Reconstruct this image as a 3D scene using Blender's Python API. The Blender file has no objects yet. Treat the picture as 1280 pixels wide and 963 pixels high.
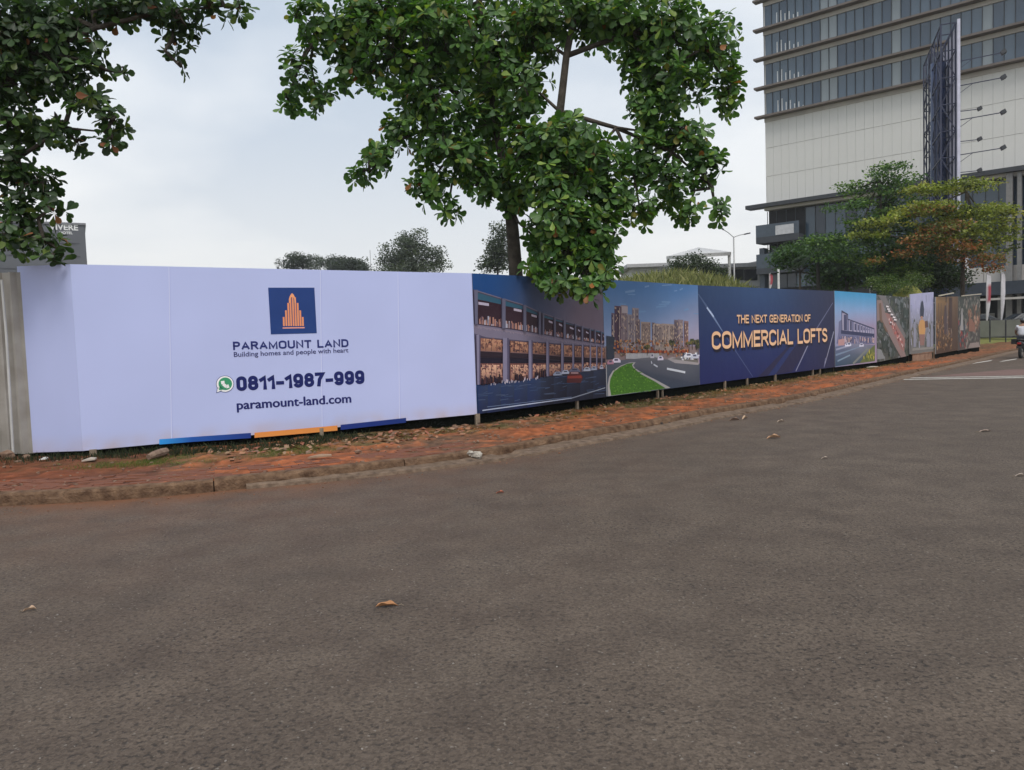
import bpy, bmesh, math, random
import numpy as np
from mathutils import Vector, Matrix, Euler, noise
PI = math.pi
R = math.radians
scn = bpy.context.scene
col = scn.collection

# ---------------------------------------------------------------- camera
FPX, TH, PH, CZ = 960.0, math.atan(56/960), -math.radians(2.0), 1.55
CAMM = Matrix.Rotation(PI/2-TH, 3, 'X') @ Matrix.Rotation(PH, 3, 'Z')
cam_d = bpy.data.cameras.new('camera'); cam = bpy.data.objects.new('camera', cam_d); col.objects.link(cam)
cam.matrix_world = Matrix.Translation((0, 0, CZ)) @ CAMM.to_4x4()
cam_d.sensor_width = 36; cam_d.lens = 27.0; cam_d.clip_start = .05; cam_d.clip_end = 3000
scn.camera = cam
# ---------------------------------------------------------------- exposure
scn.view_settings.view_transform = 'Standard'
scn.view_settings.look = 'None'
scn.view_settings.gamma = 1
scn.view_settings.exposure = 0.32
# ---------------------------------------------------------------- sky: thin overcast over a Nishita sky
SUN_EL, SUN_AZ = R(58), R(166)      # azimuth measured from +Y towards +X
w = bpy.data.worlds.new('World'); scn.world = w; w.use_nodes = True
nt = w.node_tree; nt.nodes.clear()
def N(t, **k):
    n = nt.nodes.new(t)
    for a, b in k.items(): setattr(n, a, b)
    return n
out = N('ShaderNodeOutputWorld'); bg = N('ShaderNodeBackground'); bg.inputs[1].default_value = 0.1
sky = N('ShaderNodeTexSky', sky_type='NISHITA', sun_disc=False, sun_elevation=SUN_EL, sun_rotation=SUN_AZ)
tc = N('ShaderNodeTexCoord'); sep = N('ShaderNodeSeparateXYZ'); nt.links.new(tc.outputs['Generated'], sep.inputs[0])
def mth(op, a, b=None):
    m = N('ShaderNodeMath', operation=op)
    for i, v in enumerate((a, b)):
        if v is None: continue
        if isinstance(v, (int, float)): m.inputs[i].default_value = v
        else: nt.links.new(v, m.inputs[i])
    return m.outputs[0]
zz = mth('ADD', mth('MAXIMUM', sep.outputs[2], 0.0), 0.22)
cmb = N('ShaderNodeCombineXYZ')
nt.links.new(mth('DIVIDE', sep.outputs[0], zz), cmb.inputs[0]); nt.links.new(mth('DIVIDE', sep.outputs[1], zz), cmb.inputs[1])
no = N('ShaderNodeTexNoise'); no.inputs['Scale'].default_value = 0.9; no.inputs['Detail'].default_value = 5; no.inputs['Roughness'].default_value = .5
mp = N('ShaderNodeMapping'); mp.inputs['Location'].default_value = (3.1, 1.4, 0)
nt.links.new(cmb.outputs[0], mp.inputs[0]); nt.links.new(mp.outputs[0], no.inputs['Vector'])
ramp = N('ShaderNodeValToRGB'); ramp.color_ramp.elements[0].position = .40; ramp.color_ramp.elements[1].position = .60
ramp.color_ramp.elements[0].color = (.49, .56, .65, 1); ramp.color_ramp.elements[1].color = (.76, .79, .82, 1)
nt.links.new(no.outputs['Fac'], ramp.inputs[0])
# paler and warmer towards the horizon, as an overcast sky is
hz = N('ShaderNodeMapRange'); hz.inputs[1].default_value = 0.0; hz.inputs[2].default_value = .34; hz.inputs[3].default_value = 1; hz.inputs[4].default_value = 0
hz.interpolation_type = 'SMOOTHSTEP'
nt.links.new(sep.outputs[2], hz.inputs[0])
mxh = N('ShaderNodeMix', data_type='RGBA'); nt.links.new(mth('MULTIPLY', hz.outputs[0], .85), mxh.inputs[0])
nt.links.new(ramp.outputs[0], mxh.inputs[6]); mxh.inputs[7].default_value = (.81, .80, .775, 1)
sc10 = N('ShaderNodeVectorMath', operation='SCALE'); nt.links.new(mxh.outputs[2], sc10.inputs[0]); sc10.inputs['Scale'].default_value = 10.0
mx = N('ShaderNodeMix', data_type='RGBA'); mx.inputs[0].default_value = .94
nt.links.new(sky.outputs[0], mx.inputs[6]); nt.links.new(sc10.outputs[0], mx.inputs[7])
nt.links.new(mx.outputs[2], bg.inputs[0]); nt.links.new(bg.outputs[0], out.inputs[0])
# ---------------------------------------------------------------- sun behind thin cloud
sd = bpy.data.lights.new('sun', 'SUN'); sd.energy = 1.7; sd.angle = R(24); sd.color = (1, .95, .88)
so = bpy.data.objects.new('sun', sd); col.objects.link(so)
sdir = Vector((math.sin(SUN_AZ)*math.cos(SUN_EL), math.cos(SUN_AZ)*math.cos(SUN_EL), math.sin(SUN_EL)))
so.rotation_euler = sdir.to_track_quat('Z', 'Y').to_euler()

# ---------------------------------------------------------------- helpers
def ray(x, y): return CAMM @ Vector(((x-640)/FPX, -(y-481.5)/FPX, -1))
def gnd(x, y, z=0.0):
    d = ray(x, y); t = (z-CZ)/d.z; return Vector((d.x*t, d.y*t, z))
def at(x, y, Y):
    d = ray(x, y); t = Y/d.y; return Vector((d.x*t, Y, CZ+d.z*t))
def lin(c):
    return tuple(((v/255)/12.92 if v/255 <= .04045 else ((v/255+.055)/1.055)**2.4) for v in c)
def tag(o, label=None, cat=None, group=None, kind=None):
    if label: o['label'] = label
    if cat: o['category'] = cat
    if group: o['group'] = group
    if kind: o['kind'] = kind
    return o
def empty(name, loc=(0, 0, 0), rz=0, label=None, cat=None, group=None):
    o = bpy.data.objects.new(name, None); col.objects.link(o); o.location = loc; o.rotation_euler = (0, 0, rz)
    o.empty_display_size = .1
    return tag(o, label, cat, group)
def link(name, me, parent=None, m=None):
    o = bpy.data.objects.new(name, me); col.objects.link(o)
    if m and not me.materials: me.materials.append(m)
    if parent: o.parent = parent
    return o
class MB:
    def __init__(s): s.v = []; s.f = []; s.c = []; s.mi = []; s.cur = 0
    def add(s, vs, fs, c=None):
        b = len(s.v); s.v += [tuple(v) for v in vs]
        for f in fs: s.f.append(tuple(b+i for i in f)); s.mi.append(s.cur)
        if c is not None:
            if len(c) and isinstance(c[0], (tuple, list)): s.c += [tuple(x)[:3]+(1,) for x in c]
            else: s.c += [tuple(c)[:3]+(1,)]*len(vs)
        return s
    def box(s, x0, x1, y0, y1, z0, z1, c=None, M=None):
        vs = [Vector(p) for p in ((x0,y0,z0),(x1,y0,z0),(x1,y1,z0),(x0,y1,z0),(x0,y0,z1),(x1,y0,z1),(x1,y1,z1),(x0,y1,z1))]
        if M: vs = [M @ v for v in vs]
        return s.add(vs, [(0,3,2,1),(4,5,6,7),(0,1,5,4),(1,2,6,5),(2,3,7,6),(3,0,4,7)], c)
    def tube(s, pts, rad, n=6, c=None, cap=True):
        pts = [Vector(p) for p in pts]
        if isinstance(rad, (int, float)): rad = [rad]*len(pts)
        vs = []; fs = []; prev = None
        for i, p in enumerate(pts):
            d = (pts[min(i+1, len(pts)-1)]-pts[max(i-1, 0)])
            if d.length < 1e-9: d = Vector((0,0,1))
            d.normalize()
            if prev is None:
                a = d.orthogonal().normalized()
            else:
                a = prev - d*prev.dot(d)
                a = a.normalized() if a.length > 1e-6 else d.orthogonal().normalized()
            prev = a; b = d.cross(a)
            for k in range(n):
                t = 2*PI*k/n; vs.append(p+(a*math.cos(t)+b*math.sin(t))*rad[i])
        for i in range(len(pts)-1):
            for k in range(n):
                k2 = (k+1) % n; fs.append((i*n+k, i*n+k2, (i+1)*n+k2, (i+1)*n+k))
        if cap:
            fs.append(tuple(range(n-1, -1, -1))); fs.append(tuple((len(pts)-1)*n+k for k in range(n)))
        return s.add(vs, fs, c)
    def bar(s, a, b, w_, h=None, c=None):
        a = Vector(a); b = Vector(b); d = (b-a).normalized(); h = h or w_
        up = Vector((0,0,1)) if abs(d.z) < .95 else Vector((0,1,0))
        sx = d.cross(up).normalized()*w_/2; sy = sx.normalized().cross(d)*h/2
        vs = [a-sx-sy, a+sx-sy, a+sx+sy, a-sx+sy, b-sx-sy, b+sx-sy, b+sx+sy, b-sx+sy]
        return s.add(vs, [(0,1,2,3),(7,6,5,4),(0,4,5,1),(1,5,6,2),(2,6,7,3),(3,7,4,0)], c)
    def blob(s, ctr, r, seed=0, c=None, jit=.25, n=5):
        ctr = Vector(ctr); r = Vector(r); vs = []; fs = []; rg = random.Random(seed)
        vs.append(ctr-Vector((0,0,r.z)))
        m = 6
        for i in range(1, n-1):
            ph = -PI/2+PI*i/(n-1)
            for k in range(m):
                t = 2*PI*k/m; q = 1+rg.uniform(-jit, jit)
                vs.append(ctr+Vector((r.x*math.cos(ph)*math.cos(t)*q, r.y*math.cos(ph)*math.sin(t)*q, r.z*math.sin(ph)*q)))
        vs.append(ctr+Vector((0,0,r.z)))
        for k in range(m): fs.append((0, 1+(k+1) % m, 1+k)); fs.append((len(vs)-1, len(vs)-1-m+k, len(vs)-1-m+(k+1) % m))
        for i in range(n-3):
            for k in range(m):
                a = 1+i*m+k; b = 1+i*m+(k+1) % m; fs.append((a, b, b+m, a+m))
        return s.add(vs, fs, c)
    def build(s, name, m, parent=None, smooth=False, kind=None):
        me = bpy.data.meshes.new(name); me.from_pydata(s.v, [], s.f); 
        if s.c and len(s.c) == len(s.v):
            a = me.color_attributes.new('Col', 'FLOAT_COLOR', 'POINT'); a.data.foreach_set('color', np.array(s.c, dtype=np.float32).ravel())
        for mm in (m if isinstance(m, (list, tuple)) else [m]): me.materials.append(mm)
        if isinstance(m, (list, tuple)): me.polygons.foreach_set('material_index', s.mi)
        if smooth: me.polygons.foreach_set('use_smooth', [True]*len(me.polygons))
        me.update(); o = link(name, me, parent)
        if kind: o['kind'] = kind
        return o
# ---------------------------------------------------------------- materials
MATS = {}
def mat(name, color=(.5,.5,.5), rough=.7, metal=0, var=.12, nscale=3.0, bump=0.0, bscale=40, attr=False, trans=0.0, spec=.5, color2=None, detail=6, alpha=None, coat=0):
    if name in MATS: return MATS[name]
    m = bpy.data.materials.new(name); m.use_nodes = True; t = m.node_tree; b = t.nodes['Principled BSDF']
    L = t.links.new
    b.inputs['Roughness'].default_value = rough; b.inputs['Metallic'].default_value = metal
    b.inputs['Specular IOR Level'].default_value = spec; b.inputs['Coat Weight'].default_value = coat
    tcn = t.nodes.new('ShaderNodeTexCoord'); nn = t.nodes.new('ShaderNodeTexNoise'); nn.inputs['Scale'].default_value = nscale; nn.inputs['Detail'].default_value = detail
    L(tcn.outputs['Object'], nn.inputs['Vector'])
    mr = t.nodes.new('ShaderNodeMapRange'); mr.inputs[1].default_value = .3; mr.inputs[2].default_value = .7
    L(nn.outputs['Fac'], mr.inputs[0])
    mixn = t.nodes.new('ShaderNodeMix'); mixn.data_type = 'RGBA'
    if attr:
        at_ = t.nodes.new('ShaderNodeAttribute'); at_.attribute_name = 'Col'
        mr.inputs[3].default_value = 1-var; mr.inputs[4].default_value = 1+var
        sc = t.nodes.new('ShaderNodeVectorMath'); sc.operation = 'SCALE'; L(at_.outputs['Color'], sc.inputs[0]); L(mr.outputs[0], sc.inputs['Scale'])
        outc = sc.outputs[0]
    else:
        L(mr.outputs[0], mixn.inputs[0])
        c2 = color2 or tuple(min(1, c*(1+var)) for c in color)
        c1 = tuple(c*(1-var) for c in color) if not color2 else color
        mixn.inputs[6].default_value = (*c1, 1); mixn.inputs[7].default_value = (*c2, 1)
        outc = mixn.outputs[2]
    L(outc, b.inputs['Base Color'])
    if bump:
        n2 = t.nodes.new('ShaderNodeTexNoise'); n2.inputs['Scale'].default_value = bscale; n2.inputs['Detail'].default_value = 5
        L(tcn.outputs['Object'], n2.inputs['Vector'])
        bp = t.nodes.new('ShaderNodeBump'); bp.inputs['Strength'].default_value = min(1, bump); bp.inputs['Distance'].default_value = .02
        L(n2.outputs['Fac'], bp.inputs['Height']); L(bp.outputs[0], b.inputs['Normal'])
    if trans:
        tr = t.nodes.new('ShaderNodeBsdfTranslucent'); L(outc, tr.inputs[0])
        ms = t.nodes.new('ShaderNodeMixShader'); ms.inputs[0].default_value = trans
        L(b.outputs[0], ms.inputs[1]); L(tr.outputs[0], ms.inputs[2]); L(ms.outputs[0], t.nodes['Material Output'].inputs[0])
    MATS[name] = m
    return m
# ================================================================ GROUND
def road_mat():
    m = bpy.data.materials.new('asphalt'); m.use_nodes = True; t = m.node_tree; b = t.nodes['Principled BSDF']; L = t.links.new
    def nd(k, **kw):
        n = t.nodes.new(k)
        for a, v in kw.items(): setattr(n, a, v)
        return n
    tcn = nd('ShaderNodeTexCoord')
    def noi(s, d=5, r=.5):
        n = nd('ShaderNodeTexNoise'); n.inputs['Scale'].default_value = s; n.inputs['Detail'].default_value = d; n.inputs['Roughness'].default_value = r
        L(tcn.outputs['Object'], n.inputs['Vector']); return n.outputs['Fac']
    def rng(v, a, c, lo=0, hi=1):
        n = nd('ShaderNodeMapRange'); n.inputs[1].default_value = a; n.inputs[2].default_value = c; n.inputs[3].default_value = lo; n.inputs[4].default_value = hi; L(v, n.inputs[0]); return n.outputs[0]
    def mix(f, a, c, mode='MIX'):
        n = nd('ShaderNodeMix', data_type='RGBA', blend_type=mode)
        for i, v in ((0, f), (6, a), (7, c)):
            if isinstance(v, (int, float)): n.inputs[i].default_value = v
            elif isinstance(v, tuple): n.inputs[i].default_value = (*v, 1)
            else: L(v, n.inputs[i])
        return n.outputs[2]
    base = mix(rng(noi(.35, 4), .35, .65), (.104, .082, .065), (.124, .098, .078))
    base = mix(rng(noi(2.2, 5), .35, .7), base, (.080, .062, .050))
    vo = nd('ShaderNodeTexVoronoi'); vo.inputs['Scale'].default_value = 85; L(tcn.outputs['Object'], vo.inputs['Vector'])
    vs = nd('ShaderNodeSeparateColor'); L(vo.outputs['Color'], vs.inputs[0])
    spk = mix(rng(vs.outputs[0], 0, 1), (.58, .56, .54), (1.30, 1.28, 1.25))
    base = mix(.75, base, spk, 'MULTIPLY')
    vo2 = nd('ShaderNodeTexVoronoi'); vo2.inputs['Scale'].default_value = 95; L(tcn.outputs['Object'], vo2.inputs['Vector'])
    v2 = nd('ShaderNodeSeparateColor'); L(vo2.outputs['Color'], v2.inputs[0])
    base = mix(rng(v2.outputs[1], .991, .998), base, (.19, .165, .14))
    # tar pits between chips, in worn patches
    pit = nd('ShaderNodeMath', operation='MULTIPLY'); L(rng(noi(36, 3), .56, .66), pit.inputs[0]); L(rng(noi(.9, 3), .35, .65, .4, .85), pit.inputs[1])
    base = mix(pit.outputs[0], base, (.026, .023, .021))
    # laterite dust washed off the verge
    a = nd('ShaderNodeAttribute', attribute_name='Col')
    du = nd('ShaderNodeMath', operation='MULTIPLY'); L(a.outputs['Fac'], du.inputs[0]); L(rng(noi(1.6, 6, .6), .3, .62, .25, 1.25), du.inputs[1])
    base = mix(du.outputs[0], base, (.17, .075, .038))
    L(base, b.inputs['Base Color']); b.inputs['Roughness'].default_value = .82; b.inputs['Specular IOR Level'].default_value = .3
    vh = nd('ShaderNodeTexVoronoi'); vh.inputs['Scale'].default_value = 70; L(tcn.outputs['Object'], vh.inputs['Vector'])
    add = nd('ShaderNodeMath', operation='ADD'); L(noi(45, 6, .7), add.inputs[0]); L(rng(vh.outputs['Distance'], 0, .9, .7, 0), add.inputs[1])
    sub = nd('ShaderNodeMath', operation='SUBTRACT'); L(add.outputs[0], sub.inputs[0]); L(pit.outputs[0], sub.inputs[1])
    bp = nd('ShaderNodeBump'); bp.inputs['Strength'].default_value = .95; bp.inputs['Distance'].default_value = .0055; L(sub.outputs[0], bp.inputs['Height'])
    L(bp.outputs[0], b.inputs['Normal'])
    return m
MROAD = road_mat()
def soil_mat():
    m = mat('laterite_soil', (.17, .068, .032), .95, var=.3, nscale=3.5, bump=1, bscale=25, color2=(.30, .135, .066), spec=.15)
    return m
MSOIL = soil_mat()
MVERGE = mat('verge_soil', rough=.95, attr=True, var=.22, nscale=9, bump=1, bscale=30, spec=.15)
MCONC = mat('kerb_concrete', (.075, .042, .026), .95, nscale=9, bump=1, bscale=38, color2=(.21, .13, .08), spec=.2, detail=12)
MFIELD = mat('field_earth', (.09, .075, .035), .95, nscale=.4, bump=.6, bscale=8, color2=(.07, .085, .03))

KP = [(-60, 9.5), (-30, 8.4), (-14, 7.7), (-9, 7.8)] + [tuple(gnd(*p)[:2]) for p in
      [(0,633),(165,625),(415,600),(550,583),(627,572),(720,553),(817,537),(880,522.7),(1004,500.7),(1116,474.5),(1215,452.3),(1264,440.6)]] + [(34, 48.5), (44, 60), (70, 90)]
def resample(P, step):
    P = [Vector((*p, 0)) for p in P]; outp = []
    # catmull-rom
    Q = [P[0]*2-P[1]]+P+[P[-1]*2-P[-2]]
    dense = []
    for i in range(1, len(Q)-2):
        p0, p1, p2, p3 = Q[i-1:i+3]
        n_ = max(4, int((p2-p1).length/.1))
        for k in range(n_):
            t = k/n_
            dense.append(.5*((2*p1)+(-p0+p2)*t+(2*p0-5*p1+4*p2-p3)*t*t+(-p0+3*p1-3*p2+p3)*t*t*t))
    dense.append(P[-1]); acc = 0; outp = [dense[0]]
    for a, b in zip(dense, dense[1:]):
        acc += (b-a).length
        if acc >= step: outp.append(b); acc = 0
    return outp
KL = resample(KP, .25)
# light smoothing so that the kerb reads as one poured curve
for _ in range(10): KL = [KL[0]]+[(KL[i-1]+KL[i]*2+KL[i+1])/4 for i in range(1, len(KL)-1)]+[KL[-1]]
KN = []
for i in range(len(KL)):
    d = (KL[min(i+1, len(KL)-1)]-KL[max(i-1, 0)]).normalized(); KN.append(Vector((-d.y, d.x, 0)))   # towards the verge
def kpt(i, off, z=0.0): p = KL[i]+KN[i]*off; return (p.x, p.y, z)
def near_idx(x): return min(range(len(KL)), key=lambda i: abs(KL[i].x-x))

# base ground to the horizon
MB().add([(-900,-300,-.06),(900,-300,-.06),(900,1500,-.06),(-900,1500,-.06)], [(0,1,2,3)]).build('ground', MFIELD, kind='structure')
# road
mb = MB(); offs = [0, -.12, -.3, -.6, -1.1, -2.0, -3.5, -6]; du = [1.1, .85, .55, .35, .22, .13, .06, .02]
sel = KL[::2] if len(KL) % 2 else KL[::2]+[KL[-1]]; idx = list(range(0, len(KL), 2))
for j, o_ in enumerate(offs):
    for i in idx:
        xk = KL[i].x; f = 1.0 if xk < -3 else max(.3, 1-(xk+3)*.16)
        mb.v.append(kpt(i, o_, 0)); mb.c.append((du[j]*f,)*3+(1,))
n_ = len(idx)
for j in range(len(offs)-1):
    for i in range(n_-1): mb.f.append((j*n_+i, (j+1)*n_+i, (j+1)*n_+i+1, j*n_+i+1))
last = [(len(offs)-1)*n_+i for i in range(n_)]
b0 = len(mb.v); mb.v += [(120, 90, 0), (120, -40, 0), (-70, -40, 0)]; mb.c += [(0,0,0,1)]*3
for a, b in zip(last, last[1:]): mb.f.append((a, b0+(1 if True else 0), b))
mb.f = mb.f[:-(n_-1)]
mb.f.append(tuple(last+[b0, b0+1, b0+2]))
mb.mi = [0]*len(mb.f)
mb.build('road', MROAD, kind='structure')
# road paint
MPAINT = mat('road_paint', (.30, .28, .25), .8, nscale=9, color2=(.62, .59, .54), bump=.3)
MRED = mat('red_asphalt', (.125, .072, .06), .9, nscale=2, color2=(.17, .10, .085), bump=.4, bscale=60)
def strip(pts, z, name, m):
    MB().add([(p[0], p[1], z) for p in pts], [tuple(range(len(pts)))]).build(name, m, kind='structure')
a, b = gnd(1108, 475.4), gnd(1290, 472.6); dv = (b-a).normalized(); far = a+dv*40; nn_ = Vector((-dv.y, dv.x, 0))
strip([a, far, far+nn_*.30, a+nn_*.30+dv*.3], .004, 'stop_line', MPAINT)
strip([a+nn_*.72+dv*.6, far+nn_*.72, far+nn_*1.0, a+nn_*1.0+dv*.85], .004, 'stop_line', MPAINT)
strip([a+nn_*1.25+dv*1.2, far+nn_*1.25, far+nn_*4.6, a+nn_*4.6+dv*4.3], .0035, 'red_crossing_band', MRED)
for q in range(5):
    p = [gnd(1214.6, 455.2), gnd(1238, 451.6), gnd(1241, 450.2), gnd(1221, 453.4)]
    d2 = gnd(1249, 453.0)-gnd(1215, 455.2)
    strip([v+d2*q for v in p], .004, 'crossing_stripe', MPAINT)
# kerb stones and gutter lip, each a part
arc = [0.0]
for a, b in zip(KL, KL[1:]): arc.append(arc[-1]+(b-a).length)
import bisect
def at_arc(s):
    j = max(0, min(len(KL)-2, bisect.bisect_right(arc, s)-1)); t = (s-arc[j])/(arc[j+1]-arc[j])
    return KL[j].lerp(KL[j+1], t), KN[j].lerp(KN[j+1], t).normalized()
kerb = empty('kerb', (0, 0, 0)); kerb['kind'] = 'structure'
rg = random.Random(4)
s_, s1_ = arc[near_idx(-16)], arc[len(KL)-80]
while s_ < s1_:
    ln = rg.choice((1.9, 2.2, 2.4)); e_ = min(s_+ln, s1_); mb = MB(); stp = .06 if -7 < KL[min(len(KL)-1, bisect.bisect(arc, s_))].x < 9 else .3; m_ = max(2, int((e_-s_-.012)/stp))
    dz = rg.uniform(-.008, .008); dl = rg.uniform(-.010, .010); bites = [(rg.uniform(0, ln), rg.uniform(.04, .16), rg.uniform(.012, .05)) for _ in range(rg.choice((1, 2, 3)))]
    if rg.random() < .6: bites.append((rg.choice((0, ln)), rg.uniform(.05, .16), rg.uniform(.02, .06)))
    prof = [(.0, -.05), (.0, .0), (.004, .06), (.012, .112), (.03, .135), (.085, .139), (.145, .14), (.155, .12), (.155, -.02)]
    npf = len(prof)
    for i in range(m_+1):
        q_ = i/m_*(e_-s_-.012); P, n0 = at_arc(s_+.006+q_)
        for q, (o_, z_) in enumerate(prof):
            nn1 = noise.noise(Vector((P.x*7, P.y*7, q*.9)))*.006; nn2 = noise.noise(Vector((P.x*19, P.y*19, q*1.7)))*.004
            jz = (nn1+nn2)*(1 if z_ > .05 else 0); jo = (nn2-nn1*.6) if 0 < q < 7 else 0
            for (c0, wd, dp) in bites:
                k_ = max(0, 1-abs(q_-c0)/wd)
                if k_ > 0 and q in (3, 4, 5): jz -= dp*k_**.5*(1 if q < 5 else .35); jo += dp*.5*k_**.5*(q < 5)
            pt = P+n0*(o_+dl+jo); mb.v.append((pt.x, pt.y, z_+dz*(z_ > 0)+jz))
    for i in range(m_):
        for q in range(npf-1): mb.f.append((i*npf+q, (i+1)*npf+q, (i+1)*npf+q+1, i*npf+q+1))
    mb.f.append(tuple(range(npf))); mb.f.append(tuple(m_*npf+q for q in range(npf-1, -1, -1)))
    mb.mi = [0]*len(mb.f); mb.build('kerb_stone', MCONC, kerb)
    s_ = e_
mb = MB(); sA, sB = arc[near_idx(-3.0)], arc[len(KL)-80]; S_l = []
x_ = sA
while x_ < sB: S_l.append(x_); x_ += .07 if x_ < arc[near_idx(9)] else .3
for x_ in S_l:
    P, n0 = at_arc(x_); r1 = noise.noise(Vector((x_*1.1, 0, 5))); r2 = noise.noise(Vector((x_*5, 0, 8))); r3 = noise.noise(Vector((x_*13, 2, 8)))
    wd = min(.26, max(.0, (P.x+3.0)*.09))+.04+.03*r1+.018*r2+.010*r3; hh = .045+.012*r2+.006*r3
    if r1 > .33: hh *= .4; wd *= .6
    for (o_, z_) in ((.006, hh+.01), (-wd*.5, hh+.006*r3), (-wd, hh*.75), (-wd-.02, -.01)):
        p = P+n0*o_; mb.v.append((p.x, p.y, z_))
m_ = len(S_l)
for i in range(m_-1):
    for q in range(3): mb.f.append((i*4+q, i*4+q+1, (i+1)*4+q+1, (i+1)*4+q))
mb.mi = [0]*len(mb.f); mb.build('gutter_lip', mat('gutter_concrete', (.085, .055, .036), .95, nscale=11, bump=1, bscale=38, color2=(.21, .145, .10), detail=10), kerb)
# verge: lumpy strip of red soil from the kerb past the hoarding
mb = MB(); us = [.15, .18, .24]+[.30+.075*k for k in range(40)]+[3.45, 3.8, 4.4]; Sv = []
iv = list(range(near_idx(-22), len(KL)-70)); x_ = arc[iv[0]]
while x_ < arc[iv[-1]]: Sv.append(x_); x_ += .08 if arc[near_idx(-7.5)] < x_ < arc[near_idx(7)] else .3
for x_ in Sv:
    P, n0 = at_arc(x_)
    for q, u in enumerate(us):
        p = P+n0*u; f = min(1, (u-.15)/.5)
        n5 = noise.noise(Vector((p.x*4, p.y*4, 3))); n12 = noise.noise(Vector((p.x*11, p.y*11, 6)))
        g_ = min(1, max(.22, (u-.9)*2)) if P.x < 0 else 1
        z = .110+g_*(.05*f*noise.noise(Vector((p.x*1.3, p.y*1.3, 0)))+.03*f*n5+.016*f*n12)
        if u < .2: z = .10
        mb.v.append((p.x, p.y, z))
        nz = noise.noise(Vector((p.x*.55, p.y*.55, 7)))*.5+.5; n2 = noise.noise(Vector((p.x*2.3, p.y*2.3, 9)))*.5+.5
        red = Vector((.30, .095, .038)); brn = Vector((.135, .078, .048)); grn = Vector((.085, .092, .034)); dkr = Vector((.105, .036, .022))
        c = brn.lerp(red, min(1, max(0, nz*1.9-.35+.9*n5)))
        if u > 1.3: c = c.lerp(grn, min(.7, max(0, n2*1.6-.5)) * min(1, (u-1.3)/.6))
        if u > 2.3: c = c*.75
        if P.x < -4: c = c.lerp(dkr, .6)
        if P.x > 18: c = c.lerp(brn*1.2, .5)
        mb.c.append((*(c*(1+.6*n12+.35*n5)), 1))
nu = len(us)
for i in range(len(Sv)-1):
    for q in range(nu-1): mb.f.append((i*nu+q, (i+1)*nu+q, (i+1)*nu+q+1, i*nu+q+1))
mb.mi = [0]*len(mb.f)
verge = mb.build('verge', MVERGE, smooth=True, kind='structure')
# field behind
mb = MB(); vs = [kpt(i, 3.4, .07) for i in iv[::8]]
vs += [(400, 90, .07), (400, 500, .07), (-500, 500, .07), (-500, 12, .07)]
mb.add(vs, [tuple(range(len(vs)))]); mb.build('field', MFIELD, kind='structure')
# paving bricks half buried next to the kerb on the left
pv = empty('brick_path', (0, 0, 0)); pv['kind'] = 'structure'
MBRK = mat('paver_brick', (.09, .036, .022), .95, nscale=1.8, color2=(.25, .085, .04), bump=.7, bscale=40)
bm_ = [MB().box(-.098, .098, -.048, .048, -.05, .0).build('brick', MBRK)]
me_b = bm_[0].data; bpy.data.objects.remove(bm_[0])
cand = []
for i in range(near_idx(-7.2), near_idx(-.6)):
    for h in (0, 1):
        P = KL[i].lerp(KL[i+1], h*.5+.001) if False else KL[i]
cnt = 0; s_acc = 0.0; i = near_idx(-7.4); row_pts = []
sA, sB = arc[near_idx(-6.6)], arc[near_idx(-.2)]
s = sA; c_ = 0
while s < sB:
    for r_ in range(8):
        fade = (s-sA)/(sB-sA)
        if rg.random() < .08+fade*.25 or c_ >= 292: continue
        P, n0 = at_arc(s+(.1 if r_ % 2 else 0)); p = P+n0*(.23+r_*.103)
        o = bpy.data.objects.new('brick', me_b); col.objects.link(o); o.parent = pv
        z = .1175+rg.uniform(-.006, .005)-.004*fade
        o.location = (p.x, p.y, z); o.rotation_euler = (rg.uniform(-.03,.03), rg.uniform(-.03,.03), math.atan2(-n0.x, n0.y)+rg.uniform(-.03, .03)); c_ += 1
    s += .205
# ---------------------------------------------------------------- lawn beyond the corner
mb = MB(); gx, gy = 26, 16
MLAWN = mat('lawn_grass', (.10, .115, .022), .95, nscale=1.2, color2=(.21, .20, .045), bump=1, bscale=20)
for j in range(gy):
    for i in range(gx):
        t = j/(gy-1); s_ = i/(gx-1)
        A = Vector((27.5, 47.5, 0)); B = Vector((46, 66, 0)); P = A.lerp(B, s_)+Vector((-.72, .69, 0))*(t*26-.4)+Vector((-2*(1-s_)*t, 0, 0))
        zz_ = .10+.62*min(1, t*1.6)+.03*noise.noise(P*.8)
        if j == 0 : zz_ = .05
        mb.v.append((P.x, P.y, zz_))
for j in range(gy-1):
    for i in range(gx-1): mb.f.append((j*gx+i, j*gx+i+1, (j+1)*gx+i+1, (j+1)*gx+i))
mb.mi = [0]*len(mb.f); mb.build('lawn', MLAWN, smooth=True, kind='structure')
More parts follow.
